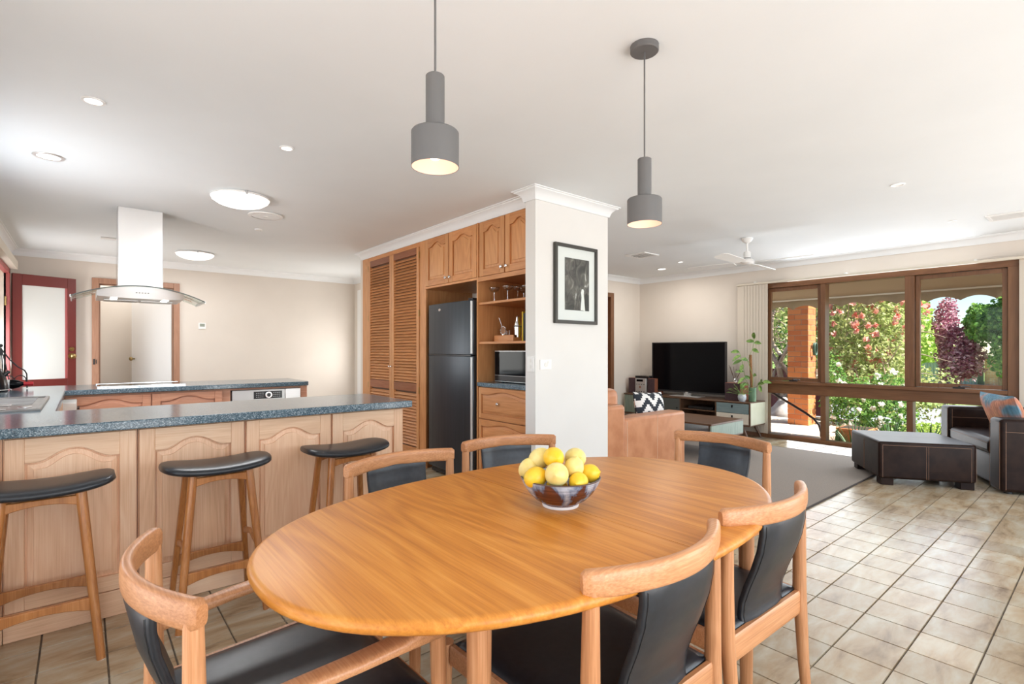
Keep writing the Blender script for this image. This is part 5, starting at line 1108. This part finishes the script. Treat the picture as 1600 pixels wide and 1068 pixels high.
lv = [((0, -.02, .84), (-.3, -.15, .7), .13, .10), ((0, -.02, .80), (-.1, .9, .35), .11, .09), ((0, -.02, .79), (-.2, -.9, .1), .11, .09), ((-.01, .0, .70), (-.2, -.9, -.15), .10, .09), ((-.02, .17, .66), (0, .9, .25), .13, .09), ((-.02, .15, .62), (-.4, .5, -.3), .12, .09), ((-.03, .13, .55), (-.3, .8, -.2), .12, .09), ((-.03, .12, .5), (-.5, -.1, -.5), .11, .09), ((-.04, .10, .4), (-.3, .6, .1), .11, .08), ((-.04, .08, .32), (-.5, .3, -.3), .12, .09), ((-.03, -.02, .35), (-.4, -.5, .2), .10, .08), ((-.03, -.08, .23), (-.3, -.8, .4), .13, .09), ((-.02, -.14, .27), (0, -.9, .15), .12, .08), ((-.02, -.12, .26), (-.5, -.4, .5), .10, .08), ((-.03, -.1, .22), (-.4, -.4, -.4), .10, .08), ((-.02, .06, .55), (-.4, .4, .3), .10, .08), ((-.02, .03, .3), (-.5, .2, .5), .11, .08), ((-.02, .05, .22), (-.5, .5, .2), .11, .08)]
for b_, d_, l_, w_ in lv:
    g = MB(); leaf_geo(g, b_, d_, (-.9, 0, .5), l_ * 1.05, w_ * .95); g.build('leaf', M['variegated'], t, world=False)
t = thing('potted_plant', 'small leafy plant in a blue and white pot before the vase', 'plant', (6.83, 3.315, .5105))
MB().lathe([(.001, 0), (.035, 0), (.052, .03), (.055, .065), (.046, .098), (.043, .10), (.040, .09), (.001, .085)], n=28, capb=False, capt=False).build('pot', M['glaze_pot'], t, world=False)
MB().lathe([(.001, .086), (.041, .086)], n=20, capb=False, capt=False).build('soil', M['soil'], t, world=False)
for i in range(30):
    a = rnd.uniform(0, 2 * PI); e = rnd.uniform(.1, 1.3); d_ = (math.cos(a) * math.cos(e), math.sin(a) * math.cos(e), math.sin(e)); q = rnd.uniform(.05, .14)
    g = MB(); b_ = Vector((0, .02, .09)) + Vector(d_) * q; g.sweep([(0, 0, .088), tuple(b_)], (.0012, .0012), n=4); leaf_geo(g, b_, d_, (0, 0, 1) if e < 1.2 else (1, 0, 0), rnd.uniform(.05, .075), .045); g.build('leaf', M['leaf_light'], t, world=False)

# coffee table
t = thing('coffee_table', 'low walnut coffee table with sage green end panel on the rug', 'coffee table', (5.56, 3.45, .009))
Y0, Y1, X0, X1, Z0, Z1 = 2.86, 4.02, 5.20, 5.92, .225, .400
bx('top_board', M['walnut'], X0, X1, Y0, Y1, Z1 - .020, Z1, t, .003); bx('bottom_board', M['walnut'], X0, X1, Y0, Y1, Z0, Z0 + .016, t, .003)
bx('end_panel', M['green_end'], X0 + .001, X1 - .001, Y0, Y0 + .018, Z0 + .016, Z1 - .020, t); bx('end_panel', M['green_end'], X0 + .001, X1 - .001, Y1 - .018, Y1, Z0 + .016, Z1 - .020, t)
for y in (3.30, 3.66): bx('divider', M['walnut'], X0 + .005, X1 - .005, y - .008, y + .008, Z0 + .016, Z1 - .02, t)
bx('drawer', M['blue_paint'], X0 + .002, X0 + .4, 3.31, 3.65, Z0 + .018, Z1 - .022, t, .002)
for x, sx in ((X0 + .08, -1), (X1 - .08, 1)):
    for y, sy in ((Y0 + .12, -1), (Y1 - .12, 1)): MB().sweep([(x, y, Z0), (x + sx * .03, y + sy * .05, .009)], [(.018, .018), (.010, .010)], n=12, up=(1, 0, 0)).build('leg', M['walnut'], t)
# vertical blinds
def blinds(label, y0, y1, n_):
    t = thing('vertical_blind', label, 'blind', (7.19, (y0 + y1) / 2, 2.1), 0, 'stacked vertical blinds of the big window')
    sl = MB().box(-.052, .052, -.0012, .0012, 0, 2.045, Matrix.Rotation(R(80), 4, 'Z')); me_ = sl.mesh('slat', M['blind'], smooth=0); off = wloc(t)
    for i in range(n_):
        o = bpy.data.objects.new('slat', me_); COL.objects.link(o); o.parent = t; o.location = Vector((7.185, y0 + .03 + (y1 - y0 - .06) * i / (n_ - 1), .065)) - off
    return t
b1 = blinds('cream vertical blind slats stacked beside the television', 3.15, 3.535, 9)
b2 = blinds('cream vertical blind slats stacked at the right picture edge', .42, .655, 6)
tr_ = bx('blind_track', M['cream'], 7.165, 7.21, .42, 3.56, 2.112, 2.138, None, .002); tag(tr_, 'thin cream curtain track above the big window', 'blind track')
for y in (1.0, 2.2, 3.3): bx('track_bracket', M['white'], 7.16, 7.28, y - .012, y + .012, 2.138, 2.15, tr_)

# ================================================================== OUTSIDE
def ground(nm, m_, x0, x1, y0, y1, z, kind='structure', th=.1):
    o = bx(nm, M[m_], x0, x1, y0, y1, z - th, z); o['kind'] = kind; return o
ground('garden_ground', 'soil_bed', 7.4, 13.0, -12, 2.72, -.33); ground('garden_ground', 'soil_bed', 10.05, 13.0, 2.72, 14, -.33)
ground('road', 'road', 13.0, 19.0, -20, 30, -.48); ground('lawn', 'lawn', 19.0, 90, -40, 60, -.6)
ground('back_terrace', 'paving', -8, 7.4, -14, -1.52, -.05); ground('side_ground', 'paving', -12, -.77, -1.5, 14, -.15)
# paved landing of separate slabs
pv = ground('landing', 'mortar', 7.4, 10.05, 2.72, 6.2, -.05)
sl = MB().box(-.19, .19, -.19, .19, 0, .03).mesh('paver', M['paving'], smooth=0); off = wloc(pv)
for i in range(6):
    for j in range(8):
        x, y = 7.62 + i * .4, 2.93 + j * .4
        if x > 9.95: continue
        o = bpy.data.objects.new('paver', sl); COL.objects.link(o); o.parent = pv; o.location = (x, y, -.052 + rnd.uniform(0, .004))

# brick pier
t = thing('brick_pier', 'square orange brick pier outside the left window pane', 'pillar', (9.15, 3.45, -.02))
px0, px1, py0, py1 = 9.0, 9.315, 3.285, 3.60
bx('mortar_core', M['mortar'], px0 + .006, px1 - .006, py0 + .006, py1 - .006, -.02, 2.62, t)
bl = {}
def brick(x0, x1, y0, y1, z):
    k_ = (round(x1 - x0, 3), round(y1 - y0, 3))
    if k_ not in bl: bl[k_] = MB().box(-(x1 - x0) / 2, (x1 - x0) / 2, -(y1 - y0) / 2, (y1 - y0) / 2, 0, .076).mesh('brick', M['brick'], smooth=0)
    o = bpy.data.objects.new('brick', bl[k_]); COL.objects.link(o); o.parent = t
    o.location = Vector(((x0 + x1) / 2 + rnd.uniform(-.0015, .0015), (y0 + y1) / 2 + rnd.uniform(-.0015, .0015), z)) - wloc(t)
j_ = .009
for c in range(30):
    z = -.015 + c * .086
    if c % 2 == 0:
        brick(px0, px0 + .105, py0, py0 + .200, z); brick(px0, px0 + .105, py0 + .200 + j_, py1, z)
        brick(px0 + .105 + j_, px1, py0, py0 + .105, z); brick(px0 + .105 + j_, px1, py1 - .105, py1, z)
    else:
        brick(px0, px0 + .105, py0 + .11, py1, z); brick(px0, px0 + .20, py0, py0 + .101, z)
        brick(px0 + .20 + j_, px1, py0, py0 + .101, z); brick(px0 + .105 + j_, px1, py1 - .105, py1, z)
t = thing('hose_coil', 'small dark green coiled hose hanging on the brick pier', 'hose', (9.16, 3.25, 1.22))
for k_ in range(3): MB().sweep([(.055 * math.cos(a), -.012 * k_, .10 * math.sin(a)) for a in [2 * PI * i / 24 for i in range(24)]], (.010, .010), n=8, closed=True, up=(0, 1, 0)).build('coil', M['hose'], t, world=False)
MB().cyl((0, .035, .085), (0, -.03, .09), .006).build('hook', M['iron'], t, world=False)
tag(MB().sweep([(8.0, 4.6, 1.22), (8.0, 3.44, .57), (8.0, 2.96, .30), (8.0, 2.84, .22), (8.0, 2.775, .14), (8.0, 2.75, .04), (8.0, 2.75, -.06)], (.017, .017), n=12, up=(1, 0, 0)).sweep([(8.0, 4.2, -.05), (8.0, 4.2, 1.0)], (.015, .015), n=10).build('handrail', mat('dark_brown_rail', (.035, .018, .014), .35)), 'dark brown curved metal handrail outside the lower left pane', 'handrail')

# awning
t = thing('awning', 'beige canvas awning with white bar and scalloped edge over the window', 'awning', (7.9, 2.0, 2.1))
g = MB().grid(lambda u, v: (7.45 + .85 * u, .30 + 3.9 * v, 2.40 - .43 * u - .02 * math.sin(PI * u)), 8, 20); a_ = g.build('canvas', M['awning'], t); q = a_.modifiers.new('s', 'SOLIDIFY'); q.thickness = .003
MB().cyl((8.31, .28, 1.967), (8.31, 4.22, 1.967), .018, n=14).build('front_bar', M['awning_bar'], t)
n_ = 260; per = .325
vs = []; 
for i in range(n_ + 1):
    y = .30 + 3.9 * i / n_; ph_ = (y / per) % 1.0; zb = 1.815 + .055 * (abs(math.sin(PI * y / per)) ** .8); vs += [(8.315, y, 1.96), (8.32 + .004 * math.sin(y * 9), y, zb)]
vl = MB().add(vs, [(i * 2, i * 2 + 1, i * 2 + 3, i * 2 + 2) for i in range(n_)]).build('valance', M['awning'], t); q = vl.modifiers.new('s', 'SOLIDIFY'); q.thickness = .002
for y in (.32, 4.18): MB().sweep([(7.42, y, 1.9), (8.30, y, 1.967)], (.012, .012), n=8).build('arm', M['awning_bar'], t)
MB().box(7.40, 7.50, .28, 4.22, 2.36, 2.46).build('cassette', M['awning_bar'], t, bev=.01)

# foliage
def leaves(mb, rng, c, rad, n_, s_, shell=.55, flat=1.0):
    for _ in range(n_):
        while True:
            p = Vector((rng.uniform(-1, 1), rng.uniform(-1, 1), rng.uniform(-1, 1)))
            if p.length < 1: break
        if p.length < shell and rng.random() < .7: p = p.normalized() * rng.uniform(shell, 1)
        q = mnoise.noise(Vector((p.x * 2.3 + c[0], p.y * 2.3 + c[1], p.z * 2.3))) 
        p = p * (1 + .35 * q); pos = Vector((c[0] + p.x * rad[0], c[1] + p.y * rad[1], c[2] + p.z * rad[2]))
        d = Vector((rng.gauss(0, 1), rng.gauss(0, 1), rng.gauss(0, 1))).normalized(); s = d.cross(Vector((rng.gauss(0, 1), rng.gauss(0, 1), rng.gauss(0, 1)))).normalized()
        l_ = s_ * rng.uniform(.6, 1.35); w_ = l_ * .32 * flat
        a = pos - d * l_ * .5; b = pos + d * l_ * .5; m1 = pos + s * w_; m2 = pos - s * w_
        mb.add([a, m1, b, m2], [(0, 1, 2, 3)])
def branchy(mb, rng, base, tips, r0, jit=.15, seg=6):
    for tp in tips:
        base_ = Vector(base); tp = Vector(tp); pts = []
        for i in range(seg + 1):
            f = i / seg; p = base_.lerp(tp, f); p += Vector((rng.uniform(-1, 1), rng.uniform(-1, 1), rng.uniform(-.6, .6))) * jit * math.sin(PI * f) * (tp - base_).length * .35; pts.append(p)
        mb.sweep(pts, [(r0 * (1 - .8 * i / seg),) * 2 for i in range(seg + 1)], n=8)
def plant(name, label, cat, base, clouds, tips, r0, mats_, seed, blossoms=None, group=None, jit=.15, twigs=0, twig_zone=None):
    rng = random.Random(seed); t = thing(name, label, cat, base, 0, group)
    tr = MB(); branchy(tr, rng, base, tips, r0, jit)
    if twigs:
        (zc, zr) = twig_zone
        for _ in range(twigs):
            p = Vector([zc[i] + rng.uniform(-1, 1) * zr[i] for i in range(3)]); d = Vector((rng.uniform(-.5, .5), rng.uniform(-1, 1), rng.uniform(-.3, 1))).normalized(); l_ = rng.uniform(.3, .9)
            tr.sweep([p, p + d * l_ * .5 + Vector((rng.uniform(-.1, .1), rng.uniform(-.1, .1), rng.uniform(-.1, .1))), p + d * l_], [(.012, .012), (.009, .009), (.004, .004)], n=5)
    tr.build('trunk', M['bark'], t)
    fo = MB()
    for c, rad, n_, s_ in clouds: leaves(fo, rng, c, rad, n_, s_)
    o = fo.build('foliage', M[mats_], t, smooth=0); o['kind'] = 'stuff'
    if blossoms:
        bm_, n_, s_, zone = blossoms; bo = MB()
        for _ in range(n_):
            c, rad, a_, b_ = zone[rng.randrange(len(zone))]
            while True:
                p = Vector((rng.uniform(-1, 1), rng.uniform(-1, 1), rng.uniform(-1, 1)))
                if .2 < p.length < 1: break
            p = p.normalized() * rng.uniform(.8, 1.1); cc = Vector((c[0] + p.x * rad[0], c[1] + p.y * rad[1], c[2] + p.z * rad[2]))
            leaves(bo, rng, cc, (s_, s_, s_), 9, s_ * 1.5, 0, 1.9)
        o = bo.build('blossom', M[bm_], t, smooth=0); o['kind'] = 'stuff'
    return t
Z1 = ((11.8, 3.25, 1.9), (1.0, .80, 1.2), 6500, .075)
plant('flowering_shrub', 'tall shrub with coral red blossoms seen through the middle pane', 'shrub', (11.8, 3.3, -.33), [Z1, ((11.3, 3.15, .8), (.7, .9, .9), 3200, .07), ((12.4, 2.98, 1.7), (.8, .32, 1.2), 2600, .075)], [(11.5, 3.6, 1.6), (12.1, 3.0, 2.0), (11.6, 3.0, 1.4), (11.9, 3.5, 2.4)], .05, 'f_olive', 11, ('f_red', 130, .045, [Z1, ((11.4, 3.2, 1.6), (.8, .8, .6), 0, 0)]), twigs=130, twig_zone=((11.6, 3.5, 1.5), (.6, .8, 1.0)))
plant('lime_tree', 'bright lime green tree behind the red-flowered shrub', 'tree', (19.6, 4.75, -.6), [((19.8, 5.05, 2.9), (1.8, 1.0, 2.2), 8000, .13)], [(19.6, 5.2, 3.0), (19.9, 4.4, 2.6), (19.6, 4.8, 4.0)], .09, 'f_lime', 12, ('f_red', 60, .09, [((18.8, 4.6, 2.2), (1.2, .9, 1.6), 0, 0)]))
plant('gnarled_tree', 'gnarled old tree with twisting pale trunks at the left pane', 'tree', (11.9, 4.9, -.33), [((13.0, 5.4, 3.0), (1.5, 1.4, 1.4), 3200, .10), ((13.6, 5.0, 1.6), (1.0, 1.2, 1.2), 1500, .10)], [(12.3, 5.35, 2.9), (12.6, 4.75, 2.8), (12.2, 4.3, 2.6), (12.5, 3.9, 2.4), (12.9, 5.6, 2.4), (12.0, 4.6, 2.2)], .085, 'f_olive', 13, None, jit=.22, twigs=170, twig_zone=((12.7, 4.4, 1.9), (.7, 1.2, .9)))
plant('plum_tree', 'purple-leaved plum tree in front of the grey metal fence', 'tree', (20.8, 3.62, -.6), [((20.9, 3.35, 1.05), (.85, .52, .95), 3200, .10), ((20.8, 3.60, 2.0), (.65, .32, .8), 1500, .10), ((20.8, 3.02, .95), (.7, .36, .6), 1300, .10), ((20.8, 3.50, 2.9), (.5, .22, .5), 160, .10)], [(20.8, 3.95, 2.2), (20.9, 3.5, 2.9), (20.8, 3.1, 2.0), (20.9, 3.7, 2.4)], .06, 'f_plum', 14)
plant('green_tree', 'dense mid green tree at the right edge of the right pane', 'tree', (21.0, 2.2, -.6), [((20.6, 2.55, 2.0), (1.2, .62, .60), 4200, .12), ((20.4, 1.85, 1.5), (1.2, .75, 1.3), 6000, .12), ((20.6, 1.9, 2.7), (1.2, .50, .5), 1300, .15)], [(20.8, 2.6, 2.0), (20.9, 1.8, 2.4), (20.8, 2.2, 3.0)], .09, 'f_green', 15)
plant('garden_tree', 'broad green tree far behind the gnarled trunks', 'tree', (24.0, 9.2, -.6), [((24.0, 9.2, 2.8), (2.2, 1.9, 3.0), 4200, .24)], [(24, 9.6, 3.0), (24, 8.6, 3.0)], .14, 'f_green', 16, group='background trees')
plant('garden_tree', 'olive green tree far behind the brick pier', 'tree', (28.0, 8.4, -.6), [((28.0, 8.2, 3.0), (2.4, 1.7, 3.3), 4200, .26)], [(28, 8.6, 3.2), (28, 7.9, 3.0)], .14, 'f_olive', 17, group='background trees')
plant('garden_tree', 'light green tree far behind the red-flowered shrub', 'tree', (31.0, 7.2, -.6), [((31.0, 7.3, 2.6), (2.4, 1.35, 2.9), 3800, .26), ((31, 5.9, 1.6), (1.5, .9, 1.0), 900, .24)], [(31, 7.6, 3.0), (31, 6.9, 2.8)], .14, 'f_lime', 18, group='background trees')
plant('rose_bush', 'white rose bush growing beside the brick pier', 'rose bush', (9.55, 3.12, -.33), [((9.55, 3.10, .55), (.22, .20, .62), 1000, .05), ((9.6, 2.80, .25), (.3, .30, .5), 1200, .055)], [(9.5, 3.15, .8), (9.6, 3.0, .7), (9.6, 2.8, .6)], .012, 'f_green', 19, ('f_white', 30, .034, [((9.45, 3.10, .80), (.20, .20, .30), 0, 0), ((9.4, 2.85, .35), (.2, .3, .4), 0, 0)]), group='white roses')
plant('rose_bush', 'white rose bush low behind the middle pane', 'rose bush', (9.9, 2.45, -.33), [((9.9, 2.45, .15), (.4, .42, .45), 1800, .055), ((10.1, 2.5, .55), (.3, .45, .3), 700, .055)], [(9.9, 2.6, .5), (9.9, 2.3, .4)], .012, 'f_green', 20, ('f_white', 34, .034, [((9.75, 2.45, .25), (.35, .42, .42), 0, 0), ((10.0, 2.6, .65), (.3, .4, .25), 0, 0)]), group='white roses')
plant('low_hedge', 'small yellow-green bush low behind the ottoman', 'shrub', (9.9, 1.80, -.33), [((9.9, 1.85, -.12), (.35, .42, .22), 1500, .05)], [(9.9, 1.9, 0), (9.9, 1.7, 0)], .01, 'f_lime', 21)
plant('olive_bush', 'grey olive bush across the road seen under the transom', 'shrub', (12.6, 3.0, -.33), [((12.5, 2.9, .35), (.4, 1.0, .55), 2400, .07), ((12.3, 3.7, .7), (.4, .6, .8), 1500, .07)], [(12.5, 3.1, .6), (12.5, 2.6, .5)], .02, 'f_olive', 22)
# strap-leaved clumps
rg = random.Random(5)
for k_, (x, y, h_, lab) in enumerate(((8.25, 2.42, .62, 'dark strap-leaved clump by the terracotta planter'), (8.65, 2.10, .70, 'dark strap-leaved clump behind the ottoman left half'), (8.9, 1.72, .66, 'dark strap-leaved clump behind the ottoman middle'), (9.0, 1.42, .72, 'dark strap-leaved clump in the lower right pane beside the armchair'), (8.5, 2.75, .5, 'arching strap-leaved clump at the foot of the handrail'))):
    t = thing('strap_plant', lab, 'plant', (x, y, -.33), 0, 'strap-leaved plants in the bed')
    for i in range(26):
        a = rg.uniform(0, 2 * PI); sp_ = rg.uniform(.05, .34); hh = h_ * rg.uniform(.65, 1.05); w_ = .012; pts = []
        g = MB(); vs = []
        for j in range(6):
            f = j / 5; r_ = sp_ * f ** 1.6; z = hh * (f - .18 * f * f * sp_ * 3); ww = w_ * (1 - f ** 3) + .001; c_ = Vector((r_ * math.cos(a) + .03 * math.cos(a), r_ * math.sin(a) + .03 * math.sin(a), z)); s = Vector((-math.sin(a), math.cos(a), 0)); vs += [c_ - s * ww, c_ + Vector((math.cos(a), math.sin(a), 0)) * ww * -.5, c_ + s * ww]
        g.add(vs, [(j * 3 + q, j * 3 + q + 1, j * 3 + q + 4, j * 3 + q + 3) for j in range(5) for q in (0, 1)]); g.build('blade', M['f_strap'], t, world=False)
t = thing('terracotta_planter', 'terracotta trough planter outside the lower middle pane', 'planter', (8.75, 2.45, -.33))
MB().box(8.55, 8.95, 2.35, 2.72, -.33, .02).build('trough', M['terracotta'], t, bev=.015); MB().box(8.53, 8.97, 2.33, 2.74, .02, .06).build('rim', M['terracotta'], t, bev=.008); bx('soil', M['soil'], 8.56, 8.94, 2.36, 2.71, .055, .062, t)
# boulders
for lab, p, r_ in (('pale grey garden boulder left of the brick pier', (10.4, 4.25, -.15), (.28, .25, .42)), ('smaller grey boulder behind the handrail', (10.7, 3.95, -.2), (.2, .18, .28))):
    mb = MB().ball((0, 0, 0), r_, 20, 12); mb.v = [tuple(Vector(v) * (1 + .22 * mnoise.noise(Vector(v) * 5))) for v in mb.v]; o = mb.build('boulder', noisy('rock', (.30, .27, .26), (.45, .41, .39), 8, .9, bmp=.5, dist=.02), None); o.location = p; tag(o, lab, 'rock', 'garden boulders')
# fences and neighbour
t = thing('maroon_fence', 'maroon sheet metal fence seen through the left pane', 'fence', (13.1, 6.0, -.33))
vs = []; n_ = 60
for i in range(n_ + 1): y = 4.4 + 4.0 * i / n_; x = 13.1 + (.02 if (i // 2) % 2 else 0); vs += [(x, y, -.33), (x, y, .72)]
MB().add(vs, [(i * 2, i * 2 + 2, i * 2 + 3, i * 2 + 1) for i in range(n_)]).build('corrugated_sheet', M['maroon_sheet'], t, smooth=0); bx('top_rail', M['maroon_sheet'], 13.08, 13.15, 4.4, 8.4, .70, .75, t)
for y in (4.4, 6.4, 8.35): bx('post', M['maroon_sheet'], 13.12, 13.18, y, y + .05, -.33, .75, t)
t = thing('metal_fence', 'grey corrugated metal fence behind the plum tree', 'fence', (36, 6.5, -.6))
vs = []; n_ = 150
for i in range(n_ + 1): y = 4.95 + 5.0 * i / n_; x = 36 + (.05 if (i // 2) % 2 else 0); vs += [(x, y, -.6), (x, y, .58)]
MB().add(vs, [(i * 2, i * 2 + 2, i * 2 + 3, i * 2 + 1) for i in range(n_)]).build('corrugated_sheet', M['zinc_fence'], t, smooth=0); bx('top_rail', M['zinc_fence'], 35.96, 36.08, 4.95, 9.95, .56, .62, t)
for y in (4.95, 7.4, 9.9): bx('post', M['zinc_fence'], 36.06, 36.14, y, y + .06, -.6, .62, t)
tag(MB().box(35.9, 36.0, 4.70, 4.93, -.6, .70).build('gate_post', M['slate']), 'dark gate post between the grey fence and brick wall', 'gate post')
m = mat('far_brickwork', (.5, .25, .17), .9); tc = N(m, 'ShaderNodeTexCoord'); mp = N(m, 'ShaderNodeMapping'); mp.inputs['Rotation'].default_value = (0, 0, 0)
sp = N(m, 'ShaderNodeSeparateXYZ'); cb = N(m, 'ShaderNodeCombineXYZ'); L(m, tc.outputs['Object'], sp.inputs[0]); L(m, sp.outputs['Y'], cb.inputs[0]); L(m, sp.outputs['Z'], cb.inputs[1])
bt_ = N(m, 'ShaderNodeTexBrick', Scale=1.0); bt_.inputs['Brick Width'].default_value = .24; bt_.inputs['Row Height'].default_value = .086; bt_.inputs['Mortar Size'].default_value = .008
bt_.inputs['Color1'].default_value = (.74, .36, .24, 1); bt_.inputs['Color2'].default_value = (.62, .28, .18, 1); bt_.inputs['Mortar'].default_value = (.55, .45, .38, 1); L(m, cb.outputs[0], bt_.inputs['Vector']); L(m, bt_.outputs['Color'], PB(m).inputs['Base Color'])
t = thing('brick_house', 'low salmon brick wall of the neighbouring house', 'house', (36.5, 3.0, -.6)); bx('brick_wall', m, 36, 40, -6, 4.68, -.6, .75, t); bx('eaves', M['slate'], 35.7, 40.3, -6.2, 4.75, .75, .9, t)
